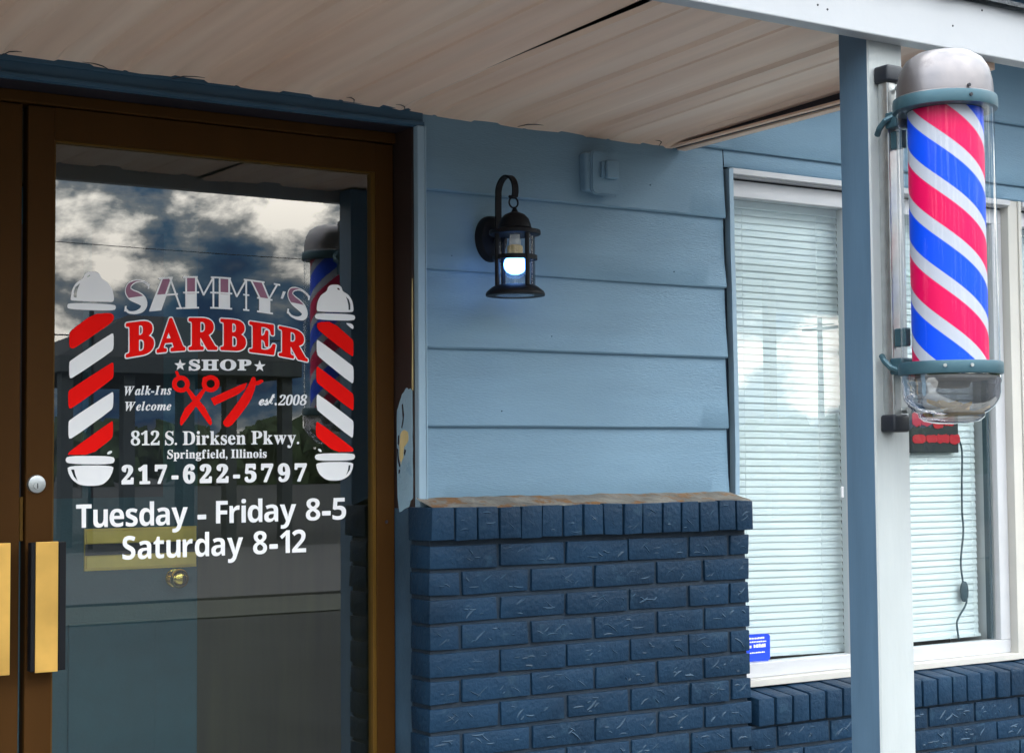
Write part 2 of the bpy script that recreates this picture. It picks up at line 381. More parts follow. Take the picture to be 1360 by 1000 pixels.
# brick ------------------------------------------------------------
def scratch(bm, x, z, y, L, ang, w=.0028, h=.0019):
    n = 3; bend = rnd.uniform(-.25, .25); P = []
    for i in range(n + 1):
        t = i / n - .5; a = R(ang) + bend * t
        P.append((x + L * t * math.cos(a), z + L * t * math.sin(a) + bend * L * (t * t) * .8))
    px, pz = -math.sin(R(ang)), math.cos(R(ang))
    prev = None
    for i, (a, b) in enumerate(P):
        k = 1 - abs(2 * i / n - 1) * .7
        ring = [bm.verts.new((a + px * w * k, y + .0006, b + pz * w * k)), bm.verts.new((a - px * w * .2, y - h * k, b - pz * w * .2)), bm.verts.new((a - px * w * k, y + .0006, b - pz * w * k))]
        if prev:
            for q in range(2): bm.faces.new([prev[q], prev[q + 1], ring[q + 1], ring[q]]).material_index = 1 if q == 0 else 0  # upper flank of each ridge painted lighter, as if catching the sky
        prev = ring
def brick(bm, x0, x1, y0, y1, z0, z1, scr=True):
    box(bm, x0, x1, y0, y1, z0, z1, rnd.uniform(.0016, .0032), 2, 0, .0020)
    if scr:
        k = max(1, int((x1 - x0) / .034 + rnd.random()))
        for _ in range(k):
            L = rnd.choice((.012, .016, .02, .028, .036)) * rnd.uniform(.8, 1.2); L = min(L, (x1 - x0) * .5)
            an = rnd.choice((0, 0, 5, -5, 25, 35, 40, -30, -38, -42)) + rnd.uniform(-6, 6)
            mz = .008 + abs(math.sin(R(an))) * L / 2
            if mz > (z1 - z0) / 2 - .001: continue
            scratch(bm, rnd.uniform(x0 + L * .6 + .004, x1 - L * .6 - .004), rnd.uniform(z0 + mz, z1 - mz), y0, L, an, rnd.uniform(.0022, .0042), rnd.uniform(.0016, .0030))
J1 = [2.028, 2.232, 2.437, 2.643, 2.847, 2.991, 3.063]; J2 = [2.028, 2.119, 2.326, 2.527, 2.734, 2.898, 3.063]
g = .0050
bm = BM(); bmm = BM()
zt = 1.2135; i = 0
while zt > .13:
    z0 = zt - .0667
    J = J1 if i % 2 == 0 else J2
    for a, b in zip(J[:-1], J[1:]):
        jr = rnd.uniform(-.002, .002)
        brick(bm, a + (0 if a == J[0] else g) + (jr if a != J[0] else 0), b - (0 if b == J[-1] else g) + rnd.uniform(-.002, .002), -.1 + rnd.uniform(-.0015, .0015), -.003, z0 + g, zt - g)
    zt = z0; i += 1
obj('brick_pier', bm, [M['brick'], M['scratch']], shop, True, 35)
box(bmm, 2.034, 3.056, -.0925, .0, .11, 1.2225); obj('pier_mortar', bmm, M['mortar'], shop)
bm = BM(); n = 16; x0 = 2.0245; w = (3.067 - x0) / n
for k in range(n):
    a = x0 + k * w; zj = rnd.uniform(-.0015, .0015)
    brick(bm, a + (0 if k == 0 else g), a + w - (g * .3 if k == n - 1 else 0) + rnd.uniform(-.0012, .0012), -.12 + rnd.uniform(-.0012, .0012), -.003, 1.2225, 1.3035 + zj)
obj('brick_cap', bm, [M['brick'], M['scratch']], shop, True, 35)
bm = BM(); box(bm, 2.030, 3.060, -.111, -.004, 1.2235, 1.298); obj('cap_mortar', bm, M['mortar'], shop)
# mortar wash on top of the pier, broken and uneven
bm = BM(); nx, ny = 120, 9; G = []
for i in range(nx + 1):
    x = 2.04 + (3.072 - 2.04) * i / nx; row = []
    for j in range(ny + 1):
        t = j / ny; f = noise.noise(Vector((x * 9, 0, 4))) * .014
        y = (-.108 + f * (1 - t) * .7) * (1 - t) + (-.0125) * t
        z = 1.3045 + .023 * t ** 1.3 + (.0045 * noise.noise(Vector((x * 22, t * 3, 0))) + .006 * max(0, noise.noise(Vector((x * 7, t * 2, 8))))) * (1 - .3 * t) * (0 if j == 0 else 1)
        row.append(bm.verts.new((x, y, z - (.006 if j == 0 else 0))))
    G.append(row)
for i in range(nx):
    for j in range(ny): bm.faces.new([G[i][j], G[i + 1][j], G[i + 1][j + 1], G[i][j + 1]])
obj('mortar_wash', bm, M['wash'], shop)

# low brick wall under the windows
bm = BM(); zt = .6655; i = 0
while zt > .13:
    z0 = zt - .0667; off = (3.372 if i % 2 == 0 else 3.269) - .2035 * 2
    x = off
    while x < 6.0:
        a = max(x, 3.066); b = x + .2035
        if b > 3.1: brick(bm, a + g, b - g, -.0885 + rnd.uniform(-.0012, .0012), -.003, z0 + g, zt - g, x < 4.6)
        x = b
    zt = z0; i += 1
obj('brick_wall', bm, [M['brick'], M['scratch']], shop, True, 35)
bm = BM(); box(bm, 3.0645, 6.0, -.081, -.001, .11, .668); obj('wall_mortar', bm, M['mortar'], shop)
bm = BM(); x = 3.089
while x < 6.0:
    zj = rnd.uniform(-.0025, .0025); yj = rnd.uniform(-.002, .002)
    vs = box(bm, x + .0035, x + .0655 - .0035, -.1 + yj, .034, .669, .7485 + zj, .0042, 2, 0, .001)
    x += .0655
for v in bm.verts:
    if v.co.z > .73: v.co.z += .016 * max(0, (v.co.y + .1) / .134)
obj('brick_sill', bm, M['brick'], shop, True, 35)
bm = BM(); box(bm, 3.093, 6.0, -.091, .03, .6695, .742); obj('sill_mortar', bm, M['mortar'], shop)

# door -------------------------------------------------------------
dfr = BM(); box(dfr, -1.0, 2.0425, .0885, .16, 2.2495, 2.276, .002)     # head
box(dfr, 1.0745, 1.0755, .13, .16, .12, 2.249)
obj('door_frame', dfr, M['bronze'], shop)
bm = BM(); box(bm, 2.0425, 2.06, .0045, .2, 1.30, 2.276, mi=0); box(bm, 2.0425, 2.06, .0045, .2, .11, 1.2995, mi=1); obj('door_jamb', bm, [M['jambdark'], M['jamb']], shop)
def poly_on_x(bm, pts, x, th):
    prism(bm, [(x, y, z) for y, z in pts], (-th, 0, 0))
def rag(pts, k=5, amp=.0025, seed=0):
    o = []; n = len(pts)
    for i in range(n):
        a, b = Vector(pts[i]), Vector(pts[(i + 1) % n])
        for j in range(k):
            p = a.lerp(b, j / k); q = Vector((p.x * 90, p.y * 90, seed)); o.append((p.x + amp * noise.noise(q), p.y + amp * 2 * noise.noise(q + Vector((9, 3, 1)))))
    return o
bm = BM(); poly_on_x(bm, rag([(.087, 1.55), (.060, 1.592), (.032, 1.608), (.006, 1.601), (.006, 1.482), (.006, 1.329), (.026, 1.306), (.077, 1.29), (.085, 1.328), (.0875, 1.445)]), 2.0424, .0012)
fl = obj('peeling_paint', bm, M['flake'], shop)
bm = BM(); poly_on_x(bm, rag([(.0675, 1.491), (.0489, 1.502), (.0275, 1.496), (.0254, 1.471), (.0494, 1.456), (.0536, 1.429), (.0658, 1.412), (.0712, 1.429), (.0734, 1.46)], 4), 2.0411, .0008)
poly_on_x(bm, rag([(.0045, 1.887), (.0005, 1.887), (.0015, 1.75), (.001, 1.60), (.0075, 1.605), (.006, 1.75), (.0075, 1.8)], 5, .0012), 2.0424, .001)
obj('bare_wood_patch', bm, M['wood'], shop)
bm = BM()
for pts in ([(.058, 1.565), (.052, 1.568), (.046, 1.54), (.051, 1.52), (.058, 1.505), (.061, 1.508), (.053, 1.53)], [(.078, 1.487), (.073, 1.488), (.075, 1.46), (.081, 1.465)], [(.085, 1.455), (.079, 1.452), (.076, 1.43), (.068, 1.408), (.073, 1.405), (.081, 1.425)], [(.077, 1.397), (.070, 1.398), (.071, 1.389), (.077, 1.388)], [(.045, 1.452), (.038, 1.45), (.043, 1.434), (.048, 1.44)]):
    poly_on_x(bm, rag(pts, 3, .0015), 2.0401, .0005)
obj('paint_crack', bm, M['dark'], shop)
# white caulk crumbs down the brick joint
z = 1.28
while z > .72:
    L = rnd.uniform(.008, .05)
    if rnd.random() < .62:
        pts = [(rnd.uniform(.001, .004), z), (rnd.uniform(.006, .011), z - .002), (rnd.uniform(.005, .012), z - L * .5), (rnd.uniform(.006, .010), z - L), (rnd.uniform(0, .003), z - L)]
        bm = BM(); poly_on_x(bm, rag(pts, 3, .0015, z), 2.0422, .002); obj('caulk', bm, M['cream'], shop)
    z -= L + rnd.uniform(0, .02)

GY = .1135
def leaf(x0, x1, stl, str_, name='door'):
    bm = BM()
    zb, zt_ = .125, 2.246
    box(bm, x0, x0 + stl, .1, .142, zb, zt_, .002); box(bm, x1 - str_, x1, .1, .142, zb, zt_, .002)
    box(bm, x0 + stl, x1 - str_, .1, .142, 2.171, zt_); box(bm, x0 + stl, x1 - str_, .1, .142, zb, .40)
    d = obj(name, bm, M['bronze'], shop)
    bm = BM(); a, b = x0 + stl, x1 - str_
    box(bm, a, a + .004, .106, .13, .40, 2.171); box(bm, b - .0105, b, .1035, .13, .40, 2.171, .001); box(bm, a + .004, b - .0105, .106, .13, 2.166, 2.171); box(bm, a + .004, b - .0105, .106, .13, .40, .41)
    obj('glazing_stop', bm, [M['bronze2']], d)
    bm = BM(); V = [bm.verts.new(p) for p in ((a + .002, GY + .0022, .405), (b - .002, GY + .0022 + GLASS_TOE, .405), (b - .002, GY + .0022 + GLASS_TOE, 2.169), (a + .002, GY + .0022, 2.169))]; bm.faces.new(V)
    obj('glass', bm, M['door_glass'], d)
    return d
GLASS_TOE = .0
door = leaf(1.0875, 2.0405, .0615, .052)
ldoor = leaf(.13, 1.0735, .052, .0615)
ldoor['label'] = 'door leaf at the picture edge, only its brown stile and gold pull showing'
def pull(d, x):
    bm = BM(); box(bm, x, x + .080, .048, .074, .955, 1.243, .002, mi=0); box(bm, x + .012, x + .018, .074, .1, .99, 1.02); box(bm, x + .012, x + .018, .074, .1, 1.17, 1.2)
    box(bm, x + .064, x + .068, .0455, .0479, .957, 1.241); h = obj('handle', bm, M['black'], d)
    bm = BM(); box(bm, x + .0095, x + .0605, .0435, .0478, .953, 1.2445, .001); obj('handle_plate', bm, M['gold'], d)
pull(door, 1.0855)
bm = BM(); box(bm, .958, 1.040, .048, .074, .955, 1.243, .002); box(bm, .99, 1.0, .074, .1, 1.0, 1.03); box(bm, .99, 1.0, .074, .1, 1.17, 1.2); obj('handle', bm, M['black'], ldoor)
bm = BM(); box(bm, .962, 1.0385, .0435, .0478, .953, 1.2445, .001); obj('handle_plate', bm, M['gold'], ldoor)
bm = BM(); lathe(bm, [(0, -.010), (.010, -.010), (.0195, -.0085), (.021, -.004), (.0215, .001)], (1.1105, .1, 1.374), 32, 'Y'); lk = obj('lock', bm, M['steel'], door, True, 40)
bm = BM(); lathe(bm, [(0, -.0128), (.0085, -.0125), (.009, -.0098)], (1.1105, .1, 1.371), 24, 'Y'); obj('lock_plug', bm, M['steel'], door)
bm = BM(); box(bm, 1.1093, 1.1117, .0865, .0875, 1.364, 1.376); obj('key_slot', bm, M['dark'], door)
bm = BM(); box(bm, 1.0765, 1.0845, .11, .14, 1.245, 1.345, .001); obj('latch_strike', bm, M['bronze2'], door)
bm = BM(); lathe(bm, [(0, -.0015), (.004, -.0012), (.0045, 0)], (2.017, .1, 1.265), 12, 'Y'); obj('screw', bm, M['dark'], door)

DECALS = {
 'weekday_hours_lettering': {
  'w': """12086,13155 130,1 5,-441 2,-4 98,0 2,5 -2,436 2,4 127,1 3,5 0,86 -4,5 -359,-3 -5,-2
12496,12859 3,-41 7,-32 10,-22 18,-24 21,-16 20,-10 25,-7 29,-2 37,4 29,10 28,18 22,27 4,2 4,-5 13,-47 78,1 -2,409 -4,3 -95,0 -4,-3 0,-223 -8,-50 -8,-20 -24,-27 -42,-8 -24,5 -17,14 -14,31 -4,41 -1,236 -3,3 -95,-1 -4,-3
12889,12870 10,-46 24,-45 17,-20 19,-16 42,-23 52,-12 66,1 38,6 52,20 5,4 0,78 -3,6 -58,-23 -34,-7 -33,-2 -38,6 -33,23 -18,32 -7,36 3,5 239,1 3,5 0,50 -3,41 -10,41 -15,32 -18,24 -25,22 -30,15 -33,9 -38,3 -50,-6 -25,-9 -21,-11 -31,-26 -17,-23 -12,-23 -16,-50 -5,-36 -1,-37
12993,12969 6,38 16,27 23,17 25,5 34,-7 21,-17 14,-29 5,-32 -6,-2
13277,13022 4,-36 8,-23 13,-20 21,-19 26,-15 67,-33 34,-20 10,-11 5,-18 -3,-14 -11,-13 -17,-7 -26,-2 -29,2 -34,8 -63,23 -4,-7 1,-82 3,-4 51,-16 34,-5 76,0 33,7 30,11 21,14 17,17 16,27 6,23 3,28 -3,36 -11,27 -16,22 -21,17 -123,63 -8,7 -6,18 14,21 33,7 26,-3 25,-6 51,-20 4,4 29,76 -38,16 -29,9 -34,6 -64,-1 -33,-6 -26,-9 -21,-12 -20,-19 -11,-18 -8,-23
13611,12923 3,-50 7,-41 12,-36 21,-34 21,-23 22,-14 34,-12 25,-3 39,4 31,14 24,21 17,22 4,0 22,-52 81,1 -2,575 -106,-1 0,-132 7,-78 -3,-3 -17,22 -22,18 -38,15 -34,4 -30,-3 -30,-11 -28,-20 -21,-23 -16,-27 -13,-37 -8,-45
13721,12878 -3,41 1,32 9,46 9,18 22,23 30,9 43,-7 25,-26 12,-35 4,-27 1,-41 -4,-46 -14,-36 -28,-22 -34,-7 -30,7 -27,26 -9,18
14021,12802 4,-18 9,-18 17,-23 22,-15 17,-9 21,-5 26,-3 43,4 35,12 26,19 25,28 5,2 22,-56 73,1 0,279 -3,32 -7,28 -14,27 -20,22 -22,14 -30,12 -31,6 -39,2 -43,-3 -34,-7 -35,-11 -34,-16 -1,-2 36,-75 51,21 30,7 26,2 26,-3 19,-11 13,-18 5,-46 -6,-3 -104,-6 -34,-7 -30,-10 -26,-15 -19,-19 -13,-23 -7,-23 -4,-32
14128,12829 -2,15 5,23 19,25 25,13 43,5 39,2 3,-4 -1,-32 -6,-34 -17,-25 -26,-17 -30,-5 -21,2 -20,10 -9,14
14410,13127 155,-402 -18,-50 -21,-27 -22,-14 -26,-5 -43,4 -2,-86 6,-4 18,-3 30,-2 30,2 27,7 21,9 22,14 21,18 15,19 19,32 177,495 -2,4 -109,0 -5,-3 -72,-231 -14,-69 -5,8 -3,24 -9,37 -76,233 -113,-1 -2,-5
15069,12856 5,-14 13,-9 191,2 9,5 6,12 -1,83 -6,9 -13,6 -191,-2 -8,-8 -5,-11
15546,12725 107,0 4,5 0,211 180,1 0,93 -181,2 0,138 195,4 -1,94 -301,-2 -4,-3
15896,12727 109,0 4,5 -1,206 4,37 15,30 18,19 23,12 27,8 28,3 33,-2 7,105 -36,3 -41,-6 -36,-20 -26,-23 -20,-27 -4,-3 -4,7 -14,60 -5,4 -77,-1 -4,-2
16213,12728 110,0 4,5 -1,409 -3,5 -105,-1 -5,-3
16213,13229 13,-19 19,-8 27,-3 23,3 18,9 14,18 4,23 -4,28 -14,19 -18,8 -23,3 -27,-3 -18,-9 -14,-19 -4,-27
16377,12937 3,-51 8,-41 13,-37 22,-34 23,-23 23,-14 37,-13 27,-2 42,4 34,14 25,21 19,22 5,1 23,-53 87,1 0,580 -114,-1 0,-133 7,-79 -4,-3 -18,22 -24,18 -41,16 -36,3 -32,-3 -33,-10 -30,-21 -23,-23 -17,-28 -14,-36 -9,-46
16496,12892 -3,41 1,32 10,46 10,19 24,23 32,9 46,-7 28,-27 12,-34 4,-28 1,-41 -5,-47 -15,-36 -30,-23 -36,-6 -33,7 -29,26 -9,18
16819,12815 5,-19 9,-18 19,-22 23,-16 18,-9 23,-5 28,-3 47,4 37,12 28,19 28,29 5,1 23,-56 79,1 1,282 -3,32 -7,28 -15,27 -22,22 -24,15 -32,12 -33,6 -42,2 -46,-4 -38,-6 -37,-12 -37,-16 -1,-2 38,-75 56,21 33,7 27,2 28,-3 21,-11 13,-18 6,-46 -7,-4 -112,-6 -37,-7 -32,-10 -28,-15 -21,-19 -14,-23 -8,-24 -3,-32
16935,12842 -2,15 5,23 20,26 28,12 47,6 42,1 2,-3 0,-32 -7,-34 -19,-27 -28,-16 -32,-5 -23,2 -21,10 -11,14
17241,13142 165,-404 -20,-51 -23,-27 -23,-14 -28,-5 -47,3 -2,-87 6,-4 19,-3 33,-2 33,3 28,7 24,9 23,14 23,19 16,18 20,32 194,500 -2,4 -119,-1 -4,-2 -79,-233 -16,-70 -5,8 -3,25 -9,37 -81,234 -122,0 -3,-5
17955,12838 8,-23 16,-26 24,-22 34,-19 28,-10 39,-7 76,-1 53,10 24,9 39,21 29,29 20,41 6,37 -4,37 -12,29 -21,27 -26,23 -53,32 0,4 37,22 33,29 22,38 7,41 -6,42 -18,32 -30,28 -36,17 -44,11 -48,4 -43,-3 -48,-12 -33,-17 -34,-28 -19,-34 -6,-37 6,-46 24,-41 28,-28 32,-23 -41,-26 -19,-16 -31,-37 -9,-19 -6,-28 -2,-23
18066,12866 -3,15 5,27 17,27 29,23 33,17 48,-28 18,-15 13,-14 8,-14 4,-18 -5,-32 -19,-22 -24,-12 -38,-6 -39,4 -28,15 -16,20
18085,13136 -3,17 6,23 16,19 20,9 28,4 24,-3 24,-11 15,-17 5,-23 -5,-29 -18,-22 -45,-28 -26,14 -22,15 -17,22
18399,12871 5,-14 14,-8 209,1 9,6 7,12 0,83 -6,10 -15,6 -208,-3 -10,-7 -5,-12
18692,12763 34,-15 38,-10 39,-5 44,-2 54,4 49,10 39,17 31,21 26,28 21,37 9,33 4,41 -5,51 -8,23 -13,24 -25,28 -34,22 -49,17 -49,4 -73,-7 -1,4 11,103 206,2 0,98 -313,-3 -23,-279 46,-24 88,12 54,-6 34,-14 20,-23 10,-41 -7,-38 -4,-4 -19,-23 -34,-16 -49,-6 -39,3 -44,9 -68,22""",
 },
 'saturday_hours_lettering': {
  'w': """13200,11967 2,-5 27,-12 37,-12 32,-5 37,-3 41,3 37,8 33,15 24,18 22,26 14,27 8,28 3,32 -4,42 -11,33 -16,27 -25,25 -29,21 -103,60 -19,22 -5,28 3,18 13,19 20,11 21,4 28,-2 29,-6 58,-22 4,0 32,89 -70,27 -37,8 -37,3 -36,-3 -33,-8 -29,-13 -24,-19 -20,-24 -12,-23 -7,-28 -4,-36 3,-37 8,-28 12,-24 21,-26 33,-28 107,-62 20,-22 7,-31 -3,-18 -12,-20 -20,-13 -33,-5 -41,4 -37,11 -65,28 -4,-1
13576,12023 4,-18 9,-19 16,-23 21,-15 16,-9 21,-6 25,-2 41,4 33,12 25,18 25,29 4,2 21,-57 71,1 -1,282 -3,33 -7,28 -13,27 -20,23 -20,14 -30,12 -29,6 -37,2 -41,-3 -33,-7 -33,-11 -33,-17 -2,-2 35,-75 50,21 28,7 25,3 25,-4 19,-11 11,-18 6,-46 -6,-4 -100,-6 -33,-6 -29,-11 -24,-15 -19,-19 -13,-23 -6,-23 -3,-33
13679,12050 -2,15 4,23 19,25 24,13 42,6 37,1 2,-3 0,-33 -6,-34 -16,-26 -25,-16 -29,-6 -21,2 -18,11 -10,14
13962,12274 46,0 4,-5 0,-199 4,-46 12,-37 19,-26 25,-17 29,-9 29,-3 55,5 40,13 2,5 -1,80 -62,-11 -21,3 -13,8 -9,12 -5,28 1,199 104,1 0,85 -105,1 -1,85 -3,4 -63,0 -30,-88 -57,-42
14283,12089 3,-41 7,-33 10,-23 18,-24 21,-16 21,-10 26,-7 29,-3 38,4 30,10 28,19 22,27 4,2 5,-5 13,-48 80,1 -1,418 -4,3 -98,0 -3,-4 -1,-227 -8,-51 -8,-20 -25,-28 -43,-8 -25,5 -17,15 -14,31 -4,42 -1,241 -3,3 -97,-1 -4,-3
14695,11940 102,1 3,4 0,209 3,38 14,30 17,19 22,13 25,8 26,2 31,-2 7,107 -34,3 -39,-6 -34,-20 -24,-24 -18,-27 -4,-3 -4,7 -14,61 -4,4 -72,-1 -5,-2
15003,12152 3,-51 7,-42 13,-37 20,-35 22,-23 21,-15 35,-13 25,-2 39,4 32,14 24,21 17,22 5,1 21,-54 82,1 -1,588 -106,0 -1,-136 7,-79 -3,-4 -17,23 -23,18 -38,16 -34,4 -30,-3 -31,-11 -28,-20 -21,-24 -16,-28 -13,-37 -9,-47
15115,12106 -4,42 1,32 10,47 9,19 22,23 30,9 43,-7 26,-27 12,-35 4,-28 1,-42 -5,-47 -14,-37 -28,-23 -34,-6 -30,7 -28,26 -9,19
15431,12027 5,-18 8,-19 18,-23 21,-16 18,-9 22,-5 26,-3 43,4 35,12 26,19 26,29 5,2 21,-58 75,1 0,286 -3,33 -7,28 -14,28 -21,23 -21,15 -31,12 -31,6 -39,2 -43,-3 -35,-7 -35,-12 -35,-16 -1,-2 36,-77 52,22 31,7 26,2 26,-3 19,-11 13,-19 5,-47 -6,-3 -105,-6 -35,-7 -30,-11 -26,-15 -19,-19 -14,-24 -7,-23 -3,-33
15540,12054 -2,16 4,23 19,26 26,13 44,6 39,1 2,-4 0,-32 -6,-35 -17,-26 -27,-17 -30,-6 -22,3 -19,10 -10,14
15840,12359 155,-412 -18,-51 -21,-28 -22,-14 -27,-5 -44,4 -1,-88 6,-4 17,-4 31,-2 31,3 26,7 22,9 23,14 20,19 15,19 20,33 180,507 -2,4 -111,0 -4,-2 -73,-238 -15,-70 -5,8 -3,25 -9,37 -76,239 -114,0 -3,-5
16524,12049 8,-24 15,-26 22,-23 31,-19 27,-11 36,-7 72,-1 49,9 23,9 36,22 27,30 19,42 5,37 -4,38 -11,29 -19,28 -25,23 -49,33 0,5 34,22 31,30 20,37 7,43 -6,42 -16,33 -29,28 -34,18 -40,12 -45,4 -41,-4 -44,-12 -32,-17 -31,-28 -18,-35 -6,-38 6,-47 23,-42 26,-28 30,-24 -39,-26 -17,-16 -30,-38 -8,-19 -5,-28 -2,-24
16627,12077 -2,14 4,29 16,27 27,23 31,17 45,-29 17,-14 13,-15 7,-14 4,-19 -5,-33 -18,-22 -22,-12 -36,-5 -36,4 -27,15 -14,20
16645,12351 -3,18 5,24 16,18 18,10 27,4 22,-3 23,-12 13,-17 5,-23 -5,-30 -16,-22 -42,-28 -25,13 -20,16 -16,22
16954,12081 5,-14 14,-9 194,1 9,6 7,12 -1,85 -6,10 -13,6 -195,-2 -9,-8 -4,-11
17243,12361 53,-68 62,49 39,38 2,-4 -3,-104 0,-327 113,0 2,5 0,554 -4,5 -92,-2 -170,-141
17575,11946 378,0 3,5 0,90 -3,6 -231,-1 -6,4 156,157 30,38 19,33 15,43 4,48 -6,42 -15,34 -23,28 -35,24 -23,10 -46,10 -74,-3 -37,-8 -32,-13 -28,-17 -48,-38 0,-5 62,-72 32,25 28,16 32,13 33,3 27,-4 20,-13 13,-19 5,-33 -3,-24 -8,-23 -16,-29 -20,-26 -204,-216 -2,-5 0,-76""",
 },
 'street_lettering': {
  'w': """13395,14687 8,-22 16,-19 21,-14 12,-5 32,-7 20,-1 24,2 25,5 20,8 16,10 16,17 8,14 7,22 2,21 -5,30 -12,22 -11,12 -15,13 -28,17 20,13 19,17 13,22 4,25 -1,17 -7,22 -7,12 -8,10 -16,12 -17,8 -20,4 -24,2 -33,-3 -16,-5 -15,-7 -18,-13 -13,-17 -8,-22 -3,-21 3,-30 11,-22 8,-11 29,-27 -21,-13 -19,-17 -16,-26 -5,-30
13459,14706 0,7 2,21 6,16 12,16 12,9 27,-15 18,-13 12,-16 4,-22 -3,-21 -9,-17 -16,-13 -16,-4 -20,3 -16,13 -10,17
13475,14868 -4,25 2,17 7,17 11,10 12,3 12,-1 12,-7 12,-17 3,-13 1,-13 -1,-17 -4,-13 -11,-17 -12,-10 -16,10 -15,12
13645,14890 4,-9 8,-7 13,-4 4,0 12,4 12,9 24,27 3,-6 0,-232 -3,-8 -7,-5 -44,-1 -4,-3 0,-26 4,-4 187,1 3,5 -1,25 -3,3 -44,1 -7,4 -4,9 -1,13 -2,287 -4,2 -49,0 -4,-2 -52,-40 -17,-9 -30,-12 -2,-5
13881,14631 4,-5 213,2 4,1 1,3 2,99 -3,5 -29,-1 -10,-30 -7,-9 -12,-7 -12,-1 -94,-1 81,84 33,37 17,21 10,17 8,18 5,17 1,17 -2,17 -4,13 -11,19 -12,12 -13,7 -20,8 -21,4 -24,1 -33,-2 -24,-7 -21,-11 -15,-15 -7,-13 -4,-22 4,-21 14,-17 21,-8 20,-3 6,3 2,34 4,17 5,12 12,13 16,4 12,-3 9,-7 7,-14 3,-26 -1,-21 -4,-22 -9,-21 -12,-22 -30,-39 -79,-86 -1,-4
14240,14626 4,-4 13,0 8,13 8,3 50,-14 24,-1 33,4 26,9 24,15 19,23 11,26 3,30 -2,22 -4,17 -9,17 -14,16 -21,15 -70,36 -21,12 -12,10 -8,13 -3,17 3,13 8,13 16,11 20,3 17,-2 16,-8 17,-12 17,-21 9,-18 9,-25 2,-2 13,0 2,2 1,4 0,99 0,4 -3,3 -13,0 -4,-3 -4,-9 -8,-3 -62,13 -17,1 -25,-3 -24,-11 -17,-13 -15,-19 -10,-26 -3,-26 1,-17 3,-13 8,-19 17,-21 16,-14 17,-11 75,-41 12,-11 5,-10 2,-17 -3,-18 -8,-14 -17,-11 -25,-5 -16,2 -13,3 -13,8 -10,8 -13,17 -15,34 -7,26 -4,3 -12,0 -4,-3 0,-4
14488,14648 7,-13 18,-8 4,0 21,11 8,19 0,4 -10,22 -19,8 -4,0 -17,-7 -4,-4 -8,-19
14681,14950 1,-4 4,-2 16,-2 13,-8 5,-10 2,-25 1,-206 -2,-22 -4,-8 -4,-5 -6,-3 -16,-2 -5,-3 0,-15 5,-3 142,1 71,11 8,3 50,30 31,52 10,73 -3,34 -8,35 -13,26 -21,25 -26,19 -25,11 -42,10 -37,2 -142,-1 -5,-5
14807,14670 -2,19 0,223 1,13 2,9 7,5 13,2 37,-9 28,-28 16,-43 5,-60 -1,-34 -4,-30 -7,-26 -8,-17 -14,-17 -14,-10 -17,-7 -16,-1 -17,1 -5,3
15025,14639 4,-4 109,1 4,0 3,4 -1,13 -14,5 -4,3 -3,9 -1,189 -3,4 -87,0 -4,0 -2,-5 0,-13 15,-4 4,-4 2,-9 1,-146 -1,-13 -2,-8 -6,-5 -14,-4
15049,14918 9,-14 12,-9 17,-2 13,2 12,9 10,15 2,13 -4,17 -8,12 -12,8 -13,3 -17,-3 -13,-9 -7,-12 -4,-17
15166,14640 4,-4 127,2 2,3 -1,13 -26,7 -6,10 -1,103 2,22 8,17 5,4 8,4 9,-4 12,-15 9,-5 13,-2 8,2 13,6 9,15 2,13 -3,17 -8,12 -17,9 -17,2 -13,-3 -21,-12 -19,-18 -2,-5 -1,27 -4,5 -89,-2 -2,-4 1,-13 14,-4 5,-4 2,-9 1,-150 -4,-17 -6,-5 -13,-4
15385,14642 4,-5 115,2 3,4 -1,13 -15,5 -4,3 -2,9 -1,60 1,4 6,2 44,-62 4,-8 1,-5 -2,-4 -16,-4 -1,-13 4,-5 115,1 5,5 0,13 -13,4 -9,8 -85,120 2,4 31,31 22,16 29,10 1,13 -3,4 -101,-1 -2,-4 0,-13 3,-2 18,-2 4,-4 -1,-9 -10,-13 -45,-45 -2,2 -1,189 -3,4 -88,0 -4,-1 -2,-4 1,-13 15,-4 4,-4 2,-9 1,-249 -3,-21 -7,-5 -14,-4
15666,14641 1,-4 4,-4 13,2 4,6 8,5 35,-10 21,-3 17,2 13,3 17,8 11,9 10,13 6,13 4,13 1,17 -3,26 -9,17 -18,17 -63,34 -10,8 -5,13 3,13 4,6 6,3 16,2 13,-2 19,-13 10,-13 9,-22 5,-2 13,2 0,70 -1,4 -12,1 -9,-8 -4,-2 -47,9 -22,-1 -13,-4 -13,-6 -13,-11 -15,-26 -5,-26 4,-21 10,-18 15,-15 22,-13 34,-17 17,-13 8,-18 -4,-13 -4,-6 -8,-5 -17,-2 -18,3 -17,12 -13,18 -9,26 -4,4 -12,0 -5,-4
15856,14720 9,-26 15,-26 20,-18 22,-10 34,-5 26,4 26,12 22,18 19,26 0,5 -11,10 -4,1 -14,-16 -12,-9 -9,-4 -13,-2 -26,5 -17,18 -9,22 -4,34 112,1 5,2 1,6 -2,26 -5,22 -8,17 -12,17 -13,11 -13,7 -18,5 -21,3 -26,-4 -26,-11 -23,-21 -15,-21 -7,-18 -5,-25 -1,-18
15930,14787 1,32 8,22 8,9 9,2 13,-2 7,-9 5,-17 1,-36 -5,-2
16070,14647 5,-4 117,1 2,4 0,13 -15,4 -4,4 -3,9 -1,133 16,19 22,6 9,-3 4,-4 3,-13 1,-125 -5,-22 -18,-8 -1,-13 3,-4 4,-1 113,1 4,5 -1,13 -16,5 -3,3 -3,9 -1,120 -4,35 -14,25 -19,14 -30,5 -22,-3 -17,-7 -22,-17 -3,3 -1,16 -4,2 -92,-1 -3,-5 1,-13 16,-5 3,-3 3,-9 1,-146 -1,-13 -3,-9 -8,-5 -12,-3
